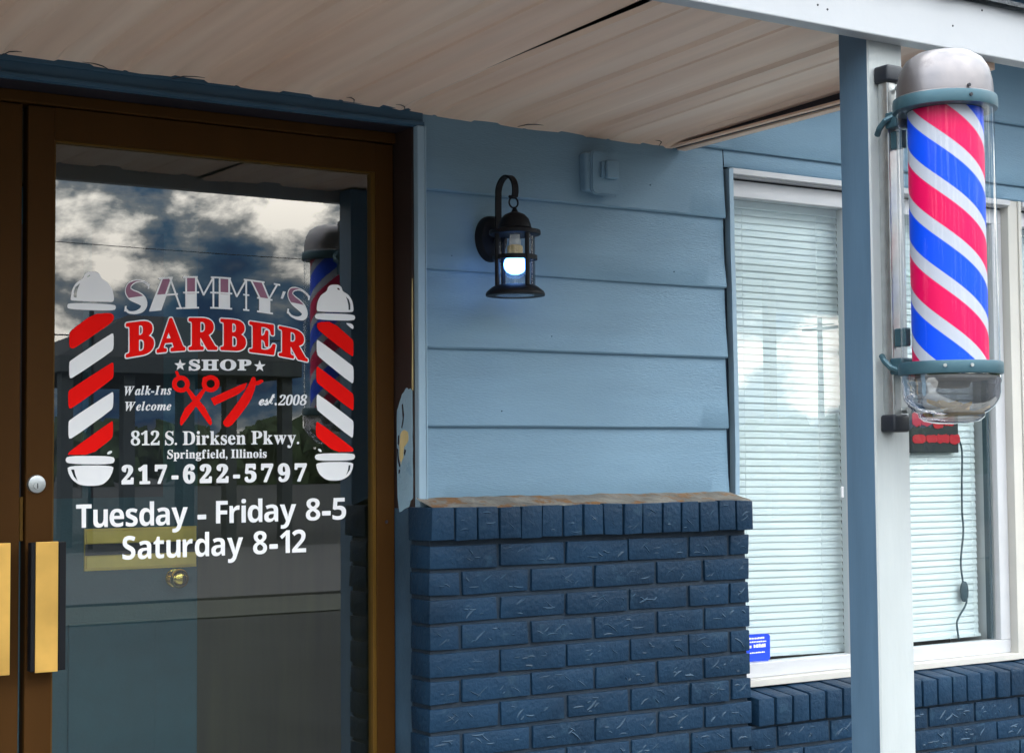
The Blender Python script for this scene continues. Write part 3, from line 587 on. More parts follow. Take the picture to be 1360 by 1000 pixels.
16469,14650 5,-5 162,2 4,2 0,16 -26,6 -9,6 -4,8 -3,22 0,81 2,5 66,2 27,5 22,9 16,11 13,13 11,17 6,17 2,22 -4,26 -11,21 -16,17 -26,15 -35,8 -53,3 -146,-2 -3,-4 1,-13 3,-2 18,-3 9,-4 5,-4 5,-13 2,-17 0,-207 -2,-21 -5,-13 -14,-8 -17,-2 -5,-3
16600,14818 -2,5 1,121 2,4 8,5 9,1 22,-4 18,-12 8,-20 4,-34 -4,-30 -12,-22 -14,-8 -4,-2
16785,14652 4,-4 119,1 3,4 -1,13 -15,5 -4,3 -2,9 -1,60 1,5 6,2 45,-62 5,-9 1,-4 -2,-5 -17,-4 -1,-13 4,-4 120,1 5,4 0,13 -14,5 -9,8 -87,120 1,4 32,30 23,17 31,10 0,13 -3,4 -104,-1 -3,-4 1,-13 3,-2 18,-2 5,-5 -2,-8 -10,-13 -46,-45 -2,1 -1,190 -4,4 -91,0 -4,-1 -2,-4 1,-13 15,-4 4,-4 2,-9 1,-250 -3,-20 -7,-6 -15,-4
17077,14867 0,-4 14,-9 7,-13 77,-194 5,-4 13,1 3,4 55,131 4,-2 43,-128 2,-4 13,-1 5,5 79,190 11,19 14,7 0,13 -5,3 -63,0 -5,-1 -1,-2 0,-13 19,-8 3,-5 -3,-13 -27,-64 -4,-3 -23,71 -2,8 3,5 4,3 9,2 4,3 0,13 -4,4 -116,-2 -2,-3 0,-12 15,-5 3,-4 13,-30 -1,-4 -24,-57 -4,-5 -33,87 -1,4 3,6 13,5 2,2 0,13 -2,3 -111,0 -5,-4
17448,14578 10,-13 13,-8 23,-4 17,2 14,5 14,10 13,16 13,23 13,31 78,203 9,15 4,4 10,3 1,13 -2,5 -72,0 -5,-2 -1,-13 2,-4 21,-4 3,-9 -6,-21 -27,-73 -5,4 -35,90 0,4 4,5 19,4 2,4 -2,13 -6,2 -117,-1 -6,-2 -1,-4 2,-13 14,-5 15,-25 76,-181 -8,-26 -9,-17 -11,-14 -9,-4 -4,5 -1,17 -8,12 -9,5 -14,2 -18,-5 -9,-7 -7,-12 -2,-12
17707,14672 7,-13 20,-8 4,0 23,10 9,20 0,4 -10,22 -21,8 -5,0 -18,-7 -5,-4 -8,-19""",
 },
 'town_lettering': {
  'w': """14300,14306 0,-3 3,-3 2,0 8,1 5,7 3,2 34,-8 13,-1 21,2 10,3 11,4 13,9 11,14 7,16 3,19 -2,13 -2,11 -7,13 -10,11 -11,8 -58,30 -7,6 -5,7 -2,10 2,11 5,6 7,6 13,2 13,-2 11,-5 8,-7 8,-8 9,-16 5,-16 4,-1 8,1 2,3 -1,64 -1,4 -11,1 -2,-2 -3,-6 -5,-2 -26,7 -13,2 -8,0 -19,-2 -15,-7 -11,-9 -8,-10 -7,-16 -2,-19 1,-11 1,-8 5,-11 11,-13 10,-9 11,-7 39,-21 9,-6 8,-8 2,-5 2,-8 -3,-14 -6,-8 -9,-6 -16,-2 -8,1 -8,2 -10,6 -6,4 -6,9 -7,13 -8,27 -2,1 -10,0 -2,-1 -1,-3
14457,14249 0,-3 3,-2 78,0 3,1 1,4 0,6 -1,2 -13,3 -4,3 -2,3 -2,16 1,29 1,1 8,-5 11,-4 10,-2 16,3 13,7 13,14 8,16 4,16 2,14 0,21 -3,16 -4,11 -7,14 -13,13 -14,7 -13,2 -16,-3 -8,-4 -10,-8 -1,3 0,5 -4,3 -52,0 -3,-1 -2,-2 0,-8 2,-3 8,-3 3,-2 1,-6 1,-145 -2,-18 -3,-3 -8,-3 -2,-2
14522,14338 -2,3 0,2 0,70 10,13 8,3 2,0 8,-3 5,-7 3,-8 2,-33 0,-13 -2,-19 -3,-8 -5,-8 -2,-2 -8,-2 -11,4
14621,14312 0,-3 2,-3 79,0 3,2 1,4 -1,7 -16,5 -4,4 -1,8 0,59 1,11 5,11 4,3 5,2 4,-3 7,-8 8,-5 5,0 8,1 8,4 5,9 1,8 -1,10 -5,9 -11,7 -10,1 -11,-2 -13,-7 -11,-11 0,14 -2,2 -56,0 -2,0 -2,-5 1,-8 9,-3 4,-5 0,-94 -1,-11 -3,-3 -9,-2 -1,-3
14759,14312 0,-3 2,-2 3,0 69,0 3,3 0,8 -1,2 -8,3 -4,5 -1,119 0,3 -3,2 -55,0 -3,-1 -1,-2 -1,-8 1,-2 10,-3 3,-5 1,-95 -2,-11 -3,-2 -9,-3 -1,-3
14774,14484 5,-8 8,-6 11,-2 10,2 8,6 6,9 1,10 -1,8 -6,9 -8,6 -10,2 -11,-2 -8,-6 -5,-9 -1,-8
14850,14312 0,-2 2,-3 3,0 69,0 4,3 0,8 -2,3 -9,2 -3,6 -1,83 1,3 10,10 10,3 6,-2 2,-3 2,-5 1,-81 -3,-11 -2,-2 -9,-3 -1,-3 0,-8 2,-2 2,-1 72,1 2,2 0,8 -1,3 -9,3 -4,5 -1,78 -2,19 -9,18 -14,10 -15,2 -16,-2 -11,-4 -10,-8 -3,3 0,5 -3,3 -58,-1 -2,-2 0,-8 2,-4 8,-2 3,-2 1,-6 1,-91 -2,-11 -3,-3 -9,-2 -1,-3
15024,14269 3,-5 10,-9 8,-4 14,-4 24,-2 18,1 13,2 14,4 13,7 8,6 6,8 5,13 1,11 -1,11 -6,12 -8,7 -13,6 -8,2 -19,2 -24,0 -10,2 -3,1 -2,5 2,4 6,4 34,2 13,5 11,7 8,8 7,14 2,13 -2,16 -5,8 3,2 11,0 3,1 1,3 0,16 -1,3 -38,0 -16,4 -19,2 -16,-1 -17,-6 -12,-7 -8,-9 -8,-16 -1,-11 2,-16 7,-15 11,-10 9,-5 -18,-13 -8,-11 -2,-14 5,-13 9,-8 -1,-3 -10,-5 -2,-3 -6,-14
15056,14275 -1,5 1,6 5,5 3,2 56,-1 8,-3 3,-6 -2,-8 -7,-6 -16,-4 -16,-2 -18,2 -11,4
15074,14385 -2,22 1,14 3,10 3,6 3,2 5,1 6,-1 5,-5 4,-13 0,-16 -1,-17 -2,-8 -3,-6 -8,-3 -8,3 -3,3
15175,14314 0,-3 3,-3 2,0 80,1 4,2 0,8 -2,3 -15,3 -3,2 -2,6 -1,11 0,86 0,2 3,0 19,1 2,3 0,16 -2,2 -22,0 0,3 -1,30 1,11 2,5 4,3 7,0 -4,-19 1,-8 4,-6 8,-4 8,-2 8,2 6,4 5,9 1,8 -2,13 -9,11 -12,6 -19,3 -13,-1 -13,-3 -8,-4 -6,-4 -8,-8 -6,-11 -3,-11 -1,-27 -14,0 -2,-3 0,-16 2,-3 11,0 3,-1 0,-1 1,-84 -1,-16 -3,-4 -2,-1 -10,-3 -1,-3
15305,14314 0,-2 3,-3 3,0 69,0 4,3 0,8 -1,3 -9,2 -3,6 -1,119 -1,3 -3,2 -56,0 -2,-1 -2,-2 0,-8 1,-3 9,-2 3,-6 1,-94 -2,-11 -2,-3 -9,-3 -2,-2
15321,14487 5,-8 8,-6 11,-2 11,2 8,6 5,8 2,11 -2,8 -5,9 -8,6 -11,2 -11,-2 -8,-6 -5,-9 -2,-8
15397,14383 2,-22 3,-10 5,-11 8,-14 12,-10 16,-9 19,-2 16,2 16,7 15,13 13,19 -1,3 -8,6 -3,0 -7,-9 -6,-5 -8,-4 -8,-1 -14,3 -10,9 -7,16 -2,19 70,1 3,2 -1,22 -2,11 -5,11 -8,12 -8,7 -11,6 -11,3 -13,1 -17,-2 -17,-9 -12,-11 -11,-16 -5,-16
15448,14403 -1,2 1,16 5,14 6,6 5,1 6,-1 5,-6 2,-8 1,-23 -3,-1
15536,14315 0,-3 3,-2 2,0 70,0 4,3 0,8 -1,2 -8,3 -3,2 -2,9 0,179 -1,3 -2,2 -57,0 -3,-1 -1,-2 0,-8 1,-3 9,-2 2,-3 2,-6 0,-156 -2,-11 -2,-3 -10,-3 -1,-2
15631,14357 4,-14 10,-16 11,-11 16,-8 14,-2 13,1 11,5 8,7 2,-2 0,-8 3,-3 33,7 27,3 2,1 0,11 -2,2 -9,3 -2,3 -2,5 -1,179 -3,2 -62,0 -3,0 -2,-2 0,-11 2,-2 11,-2 4,-1 2,-3 1,-8 1,-41 -2,-2 -8,5 -11,4 -11,1 -14,-2 -16,-8 -12,-12 -9,-16 -6,-19 -2,-24
15680,14370 1,36 2,11 2,7 6,8 2,2 9,2 8,-2 7,-6 2,-6 1,-73 -2,-5 -6,-8 -8,-5 -5,0 -8,2 -6,8 -2,8
15801,14327 3,-7 8,-4 1,-3 -1,-13 -9,-14 0,-8 1,-2 3,-1 16,8 12,11 8,14 2,16 -2,11 -5,11 -7,6 -11,3 -16,-7 -5,-13
15934,14317 0,-3 3,-3 2,0 104,1 3,2 -1,11 -2,2 -16,3 -6,4 -3,7 -1,9 0,138 2,11 5,6 5,2 15,3 1,3 0,8 -2,2 -104,0 -3,0 -2,-3 0,-8 1,-3 1,-1 14,-1 5,-2 5,-6 2,-11 0,-139 -2,-11 -3,-5 -7,-4 -13,-3 -2,-1 -1,-3
16060,14317 0,-3 2,-2 3,0 71,0 4,3 0,8 -1,3 -8,2 -3,2 -2,9 0,179 -1,4 -3,2 -57,0 -3,-1 -2,-2 0,-8 2,-3 9,-3 2,-2 1,-6 1,-157 -2,-11 -3,-3 -9,-3 -1,-2
16154,14318 0,-3 2,-3 3,0 71,0 4,3 0,8 -1,3 -8,2 -3,3 -2,9 0,179 -1,3 -2,2 -58,0 -3,-1 -1,-2 -1,-8 2,-3 9,-2 3,-3 1,-5 0,-158 -2,-11 -2,-3 -10,-2 -1,-3
16248,14318 0,-3 3,-2 3,-1 71,1 4,2 0,9 -1,2 -9,3 -4,5 0,120 -1,4 -3,2 -58,-1 -2,-1 -2,-1 0,-9 1,-2 10,-3 3,-5 1,-96 -2,-11 -3,-2 -9,-3 -2,-3
16264,14492 6,-9 8,-5 11,-3 11,3 8,6 6,8 2,11 -2,8 -6,9 -8,6 -11,2 -11,-2 -8,-6 -6,-9 -1,-8
16343,14318 0,-2 2,-3 3,0 72,0 4,3 0,8 -1,3 -10,2 -3,6 -1,84 1,3 10,10 11,3 6,-2 2,-3 2,-5 1,-82 -3,-11 -3,-2 -8,-3 -1,-3 0,-8 1,-2 3,-1 74,1 2,2 1,8 -2,3 -9,3 -4,5 -1,79 -2,19 -10,19 -13,9 -17,3 -16,-2 -11,-5 -12,-8 -2,3 0,5 -3,3 -61,-1 -2,-2 0,-8 2,-4 9,-2 2,-2 2,-6 0,-92 -2,-11 -2,-3 -10,-3 -1,-2
16523,14366 7,-19 9,-13 18,-15 16,-7 12,-2 8,-1 22,4 17,7 13,11 11,17 4,8 3,11 2,19 -1,13 -4,20 -4,8 -11,15 -16,13 -17,7 -16,2 -23,-2 -16,-7 -14,-11 -13,-18 -6,-16 -3,-14 0,-19
16573,14369 1,38 2,22 2,8 6,9 9,2 8,-2 7,-9 4,-19 1,-49 -1,-16 -3,-14 -1,-2 -7,-8 -8,-3 -8,3 -7,7 -2,6
16679,14320 0,-3 3,-3 2,0 73,0 3,3 1,8 -2,3 -9,3 -3,5 -1,120 -1,4 -2,2 -59,-1 -3,0 -1,-2 0,-9 1,-2 10,-3 3,-5 0,-96 -1,-11 -3,-3 -10,-2 -1,-3
16695,14494 6,-8 8,-6 11,-2 11,2 9,6 5,8 2,11 -1,8 -6,9 -9,6 -11,3 -11,-3 -8,-6 -6,-9 -1,-8
16774,14315 1,-2 2,-2 9,0 2,1 3,4 6,2 22,-6 11,-2 11,1 11,3 9,4 8,6 7,8 5,11 3,16 -2,17 -5,11 -2,3 -11,10 -42,22 -6,6 -2,8 1,5 7,6 8,1 11,-2 9,-5 6,-8 8,-16 2,-2 9,0 2,2 1,3 0,43 -3,3 -9,0 -5,-6 -3,0 -19,5 -12,1 -11,-1 -9,-2 -10,-5 -8,-6 -9,-14 -2,-3 -3,-19 3,-13 6,-11 13,-11 33,-18 11,-8 3,-4 2,-8 -1,-5 -2,-3 -7,-5 -9,-1 -11,2 -13,9 -8,11 -7,18 -11,0 -2,-2 -1,-3""",
 },
 'phone_lettering': {
  'w': """13170,13722 2,-11 4,-5 13,-5 256,1 10,1 9,9 2,11 2,122 -2,10 -7,9 -10,3 -35,-1 -9,-4 -5,-7 -10,-32 -5,-8 -10,-6 -83,-2 1,6 67,70 44,51 30,43 12,27 5,21 3,27 -3,26 -7,21 -16,26 -15,14 -20,13 -24,10 -30,6 -49,1 -34,-6 -20,-6 -29,-16 -20,-20 -9,-18 -4,-10 -4,-26 8,-36 20,-24 29,-13 34,-4 8,3 5,5 4,11 1,26 5,32 4,11 7,9 15,4 10,-3 5,-5 5,-10 3,-27 -2,-26 -4,-22 -10,-26 -15,-27 -32,-42 -99,-112 -2,-11
13582,14041 8,-15 12,-11 10,-6 15,-3 24,5 25,19 4,-4 0,-244 -3,-6 -49,-1 -10,-3 -5,-5 -3,-7 -1,-10 0,-32 4,-8 5,-5 10,-3 229,1 12,5 4,5 2,11 0,32 -4,11 -5,5 -10,3 -50,1 -3,6 -3,366 -5,13 -5,4 -10,2 -60,0 -10,-3 -64,-49 -20,-12 -36,-14 -8,-5 -3,-5 -2,-11
13988,14011 4,-6 8,-4 45,1 10,9 5,32 4,10 11,6 114,0 -135,-329 2,-16 11,-9 60,0 7,4 6,10 151,388 2,11 0,26 -2,11 -10,9 -10,2 -271,-2 -7,-5 -5,-10 -3,-128
14406,13828 6,-14 10,-7 147,1 7,5 6,10 0,64 -5,10 -14,6 -142,-1 -9,-5 -5,-11
14700,13853 5,-27 9,-26 22,-41 21,-23 15,-12 20,-11 21,-8 20,-4 26,-1 31,3 36,11 20,11 21,19 21,30 11,27 7,32 1,31 -1,27 -8,32 -10,21 -22,26 -15,13 -26,13 -26,7 -25,2 -31,-2 -21,-5 -4,4 9,42 7,21 19,25 15,5 5,1 6,-3 3,-6 4,-16 3,-32 5,-11 5,-4 11,-3 35,4 28,14 18,22 6,26 -4,27 -12,21 -15,15 -26,14 -26,7 -41,2 -36,-4 -25,-8 -21,-11 -27,-21 -15,-16 -20,-32 -12,-27 -12,-37 -7,-42 -3,-32 1,-53
14818,13867 -3,39 3,8 20,10 15,3 11,-3 11,-12 6,-16 3,-16 0,-48 -6,-32 -4,-7 -10,-10 -5,-2 -10,4 -17,21 -8,21
15122,13728 3,-11 4,-5 14,-6 269,1 11,2 9,9 3,10 3,122 -3,11 -7,8 -11,3 -36,0 -10,-5 -6,-6 -10,-33 -5,-7 -10,-6 -89,-2 2,5 71,71 46,51 32,43 12,26 6,21 3,27 -3,26 -7,22 -17,25 -16,14 -20,13 -26,10 -32,6 -51,1 -37,-6 -20,-6 -31,-16 -21,-20 -10,-18 -4,-9 -4,-27 8,-36 21,-24 31,-13 36,-4 8,3 6,5 4,11 1,27 5,31 4,11 8,9 15,5 11,-4 5,-4 5,-11 3,-27 -2,-26 -4,-21 -11,-27 -15,-26 -35,-43 -104,-112 -2,-10
15554,13729 2,-11 5,-5 14,-5 272,0 11,2 9,9 3,11 3,122 -3,10 -7,8 -11,3 -37,0 -10,-5 -5,-6 -11,-33 -5,-7 -10,-6 -90,-2 2,5 72,71 47,51 31,43 13,26 6,22 3,26 -3,27 -7,21 -17,25 -16,15 -21,12 -26,10 -32,6 -52,1 -37,-6 -21,-6 -31,-16 -21,-20 -11,-18 -4,-9 -4,-27 9,-36 21,-24 31,-13 37,-4 8,3 5,6 5,10 1,27 5,32 4,10 8,9 16,5 10,-4 6,-4 5,-11 3,-27 -2,-26 -5,-21 -10,-27 -16,-26 -35,-43 -105,-111 -2,-11
15990,13832 5,-14 11,-6 154,1 7,4 7,11 0,63 -6,11 -14,6 -148,-1 -10,-6 -6,-10
16296,13773 12,-24 21,-20 27,-13 16,-5 43,-6 48,1 32,7 27,9 26,15 30,26 17,26 10,27 5,42 -3,37 -8,27 -15,26 -25,24 -27,16 -27,10 -32,6 -32,2 -43,-2 -2,2 0,5 4,48 4,6 101,0 6,-6 9,-26 7,-7 11,-3 32,0 13,5 5,5 4,11 -3,111 -9,13 -10,4 -225,-1 -11,-2 -6,-4 -4,-6 -2,-10 -18,-202 2,-10 12,-10 32,-11 49,10 21,0 27,-5 15,-10 11,-21 4,-32 -1,-21 -6,-21 -10,-16 -13,-9 -22,-4 -16,2 -10,5 -6,5 -9,16 -4,27 -8,11 -11,4 -26,-4 -22,-10 -16,-21 -5,-28
16733,14018 4,-5 9,-5 49,1 10,10 6,31 4,11 12,6 122,-1 -146,-328 2,-16 11,-10 65,0 7,5 7,10 165,387 2,11 0,26 -2,11 -11,9 -11,2 -292,-2 -7,-5 -6,-10 -3,-127
17187,13976 6,-21 12,-22 16,-20 27,-20 22,-10 27,-7 28,-2 27,3 28,9 2,-4 -1,-16 -15,-48 -19,-24 -6,-3 -22,-5 -16,4 -15,12 -8,10 -12,27 -9,7 -11,2 -16,-5 -20,-15 -11,-21 -1,-16 2,-16 12,-26 18,-18 22,-13 32,-9 39,-2 43,5 22,7 22,10 29,20 21,21 21,32 18,43 13,63 3,59 -6,63 -14,48 -16,31 -12,16 -18,18 -16,12 -22,12 -22,7 -28,5 -22,1 -38,-5 -27,-8 -17,-8 -36,-29 -19,-27 -10,-21 -6,-21 -4,-26 -1,-22
17314,14015 2,41 8,27 12,12 11,3 11,-4 14,-17 6,-15 6,-27 4,-53 -14,-16 -11,-6 -11,-1 -16,2 -12,10 -7,16
17642,14020 4,-5 10,-5 50,2 11,9 5,31 4,11 13,6 125,0 -150,-329 2,-16 11,-9 67,0 7,4 7,11 169,387 3,10 0,27 -3,10 -10,10 -12,1 -299,-2 -7,-4 -6,-11 -4,-127""",
 },
 'welcome_lettering': {
  'w': """13230,16009 1,-3 2,-1 10,-2 2,-2 3,-2 3,-9 1,-16 0,-170 2,-2 2,-1 8,1 2,2 73,137 1,-3 -2,-131 2,-2 2,-1 8,0 2,1 2,2 101,190 6,9 4,4 13,6 0,10 -3,3 -53,-2 -3,-3 0,-8 3,-3 10,-2 4,-6 -1,-5 -48,-92 -2,3 2,84 3,11 4,4 8,2 2,3 0,9 -2,2 -79,-3 -1,-2 0,-9 1,-2 11,-2 4,-3 2,-3 1,-8 0,-12 -42,-79 -2,3 0,2 0,73 1,14 3,8 2,3 9,3 1,3 0,8 -2,3 -3,0 -75,-2 -3,-3
13490,15835 8,-14 10,-8 13,-2 15,3 13,9 10,12 2,-2 6,-15 15,-5 12,3 12,9 11,14 11,17 0,3 -2,3 -6,4 -3,-1 -12,-17 -6,-4 -1,3 28,113 1,3 -2,2 -31,0 -3,-1 -2,-6 -3,-1 -2,4 -3,2 -13,4 -7,-1 -13,-5 -7,-4 -11,-9 -11,-11 -9,-15 -9,-17 -5,-11 -7,-25 -1,-17
13531,15851 -1,5 2,17 5,19 10,26 8,14 10,12 6,2 4,-2 3,-11 -2,-20 -7,-25 -9,-23 -7,-11 -4,-6 -5,-4 -6,-2 -5,3
13639,15828 5,-7 8,-5 10,-1 13,4 10,7 6,7 17,26 0,2 -1,3 -7,5 -2,-1 -13,-17 -5,-4 -2,2 45,192 1,3 -2,2 -2,1 -54,-11 -4,-3 0,-11 2,-1 10,-2 2,-5 -38,-160 -1,-15
13734,15823 4,-1 33,1 2,1 14,57 1,3 4,3 1,-3 6,-28 4,-14 4,-8 10,-10 13,-4 13,4 10,8 8,12 10,20 0,3 -3,2 -7,3 -3,-3 -8,-13 -5,-3 -2,2 -6,13 -5,23 -4,27 0,3 6,6 30,26 17,8 1,10 -1,3 -3,1 -59,-2 -2,-4 0,-9 2,-3 11,-2 0,-3 -1,-3 -7,-10 -13,-12 -13,-12 0,2 30,128 0,2 -2,3 -61,-11 -2,-2 -1,-11 3,-3 13,-1 2,-1 0,-6 -44,-186 -1,-3
13890,15887 1,-3 2,-3 72,3 1,2 0,31 -1,2 -3,1 -69,-3 -3,-2
13975,15835 0,-3 3,-2 2,-1 88,3 2,1 2,5 0,6 -2,2 -15,5 -3,6 1,14 36,148 4,8 5,5 8,3 8,1 2,3 0,9 -2,3 -91,-3 -2,-1 -1,-5 0,-6 1,-2 15,-5 4,-6 -2,-14 -35,-145 -3,-9 -4,-5 -5,-4 -14,-3 -2,-2
14127,15835 4,-1 31,1 4,2 14,51 15,37 8,14 9,12 8,6 6,1 1,-1 0,-3 -1,-8 -20,-66 -2,-11 0,-11 4,-17 3,-3 13,-5 2,0 13,3 13,11 11,12 12,21 -2,3 -8,5 -3,-2 -12,-18 -3,-2 -2,1 1,6 21,74 2,17 -7,20 -18,6 -16,-4 -15,-11 -15,-18 -2,2 1,3 6,22 -3,4 -59,-11 -3,-3 1,-9 1,-2 11,-3 2,-6 -27,-113 0,-3
14286,15838 8,-2 3,1 5,5 2,1 21,-6 10,-1 13,2 13,6 8,7 5,6 3,5 4,12 1,12 -2,14 -9,17 -26,36 -3,11 0,2 3,6 6,3 5,1 8,-3 6,-6 4,-8 5,-19 3,-1 8,-1 2,2 1,3 6,45 0,3 -2,2 -10,0 -5,-5 -3,0 -21,4 -13,1 -15,-4 -13,-10 -9,-14 -2,-14 1,-11 4,-11 5,-11 24,-34 3,-5 1,-11 -3,-10 -8,-3 -11,2 -8,7 -5,10 -3,21 -2,1 -10,2 -3,-4 -7,-51 0,-3
13250,15644 1,-3 2,-1 11,-3 2,-2 3,-2 3,-8 1,-17 0,-170 2,-2 3,0 8,0 2,3 76,135 2,-3 -3,-131 2,-1 2,-1 8,0 3,1 2,2 106,187 6,9 4,3 14,6 0,10 -3,3 -56,-1 -2,-3 0,-8 2,-3 11,-2 4,-6 -1,-5 -50,-91 -2,4 2,83 2,11 5,4 8,2 2,3 0,8 -2,3 -82,-2 -2,-2 0,-9 2,-2 11,-2 5,-4 1,-2 2,-9 -1,-11 -44,-78 -2,2 0,3 0,72 1,14 4,9 2,2 9,3 1,3 0,9 -2,2 -3,1 -79,-2 -3,-3
13522,15475 5,-11 6,-8 13,-9 19,-4 19,3 2,2 14,7 13,13 12,20 1,3 -3,3 -8,5 -2,0 -16,-20 -8,-6 -8,-1 -8,2 -4,2 -3,6 -2,8 1,11 1,3 1,1 27,8 16,8 11,7 9,10 6,9 3,8 2,11 -3,14 -7,9 -13,6 -14,2 -13,-2 -16,-7 -16,-13 -18,-20 -14,-24 -6,-20 -1,-14 0,-13
13573,15525 -2,1 5,17 10,21 10,12 6,3 5,-2 2,-6 -1,-8 -6,-14 -5,-8 -8,-7
13652,15459 6,-8 8,-4 11,-1 13,3 11,7 6,7 17,25 1,3 -2,2 -7,5 -2,0 -13,-17 -6,-4 -1,2 47,188 0,3 -1,1 -3,1 -56,-10 -4,-2 0,-11 1,-1 11,-2 3,-5 -41,-157 -1,-14
13751,15499 1,-13 2,-9 4,-8 6,-8 14,-9 2,-1 22,-2 16,3 14,8 15,15 13,18 0,3 -10,8 -3,0 -11,-14 -8,-8 -5,-3 -11,-3 -8,2 -3,3 -5,8 -1,11 1,14 7,28 6,13 8,14 6,9 5,4 5,2 3,-1 1,-2 -4,-17 2,-8 4,-5 5,-4 8,-1 11,2 7,6 4,8 1,8 -4,14 -6,8 -10,6 -16,3 -11,-1 -11,-3 -10,-5 -11,-7 -19,-17 -8,-11 -6,-11 -5,-11 -5,-14
13887,15486 5,-14 8,-8 6,-5 8,-4 11,-3 10,-1 19,3 14,7 15,10 13,14 12,17 8,17 4,16 2,16 0,11 -3,11 -6,11 -5,7 -6,4 -9,5 -12,3 -11,1 -19,-4 -13,-6 -14,-10 -14,-16 -10,-13 -8,-17 -6,-17 -1,-16 0,-14
13927,15483 0,12 2,14 6,25 6,16 6,14 9,15 9,6 5,0 5,-2 2,-2 3,-14 -2,-19 -3,-14 -9,-27 -11,-22 -5,-9 -7,-5 -5,-2 -8,4
14032,15459 2,-1 3,0 32,0 3,1 2,1 10,39 8,22 9,19 12,19 9,11 9,6 5,1 2,-4 -2,-8 -30,-101 0,-3 4,-2 35,1 2,3 17,51 15,33 7,11 12,15 11,5 3,0 0,-3 -21,-71 -3,-11 0,-11 4,-16 4,-3 14,-5 16,4 11,7 6,6 12,16 7,12 -1,2 -6,4 -2,1 -3,0 -14,-18 -2,-2 -3,1 1,8 18,55 5,22 1,8 -6,17 -3,2 -16,5 -17,-3 -15,-9 -17,-17 -8,22 -19,6 -19,-5 -15,-10 -15,-16 -1,2 7,25 -3,3 -62,-10 -2,-3 1,-10 12,-3 2,-5 -28,-113
14274,15491 4,-10 6,-9 14,-9 19,-3 19,3 3,1 13,7 14,14 13,19 0,3 -2,3 -9,5 -2,0 -16,-20 -9,-6 -8,-1 -8,2 -4,2 -3,6 -1,8 0,11 1,2 2,2 27,8 16,7 11,8 10,9 5,8 4,9 2,10 -4,14 -7,9 -13,6 -14,2 -13,-2 -17,-7 -16,-12 -19,-21 -13,-23 -6,-19 -2,-14 1,-14
14325,15540 -2,1 5,16 10,22 11,11 6,3 5,-2 2,-6 -1,-8 -6,-14 -6,-7 -8,-7""",
 },
 'founding_year_lettering': {
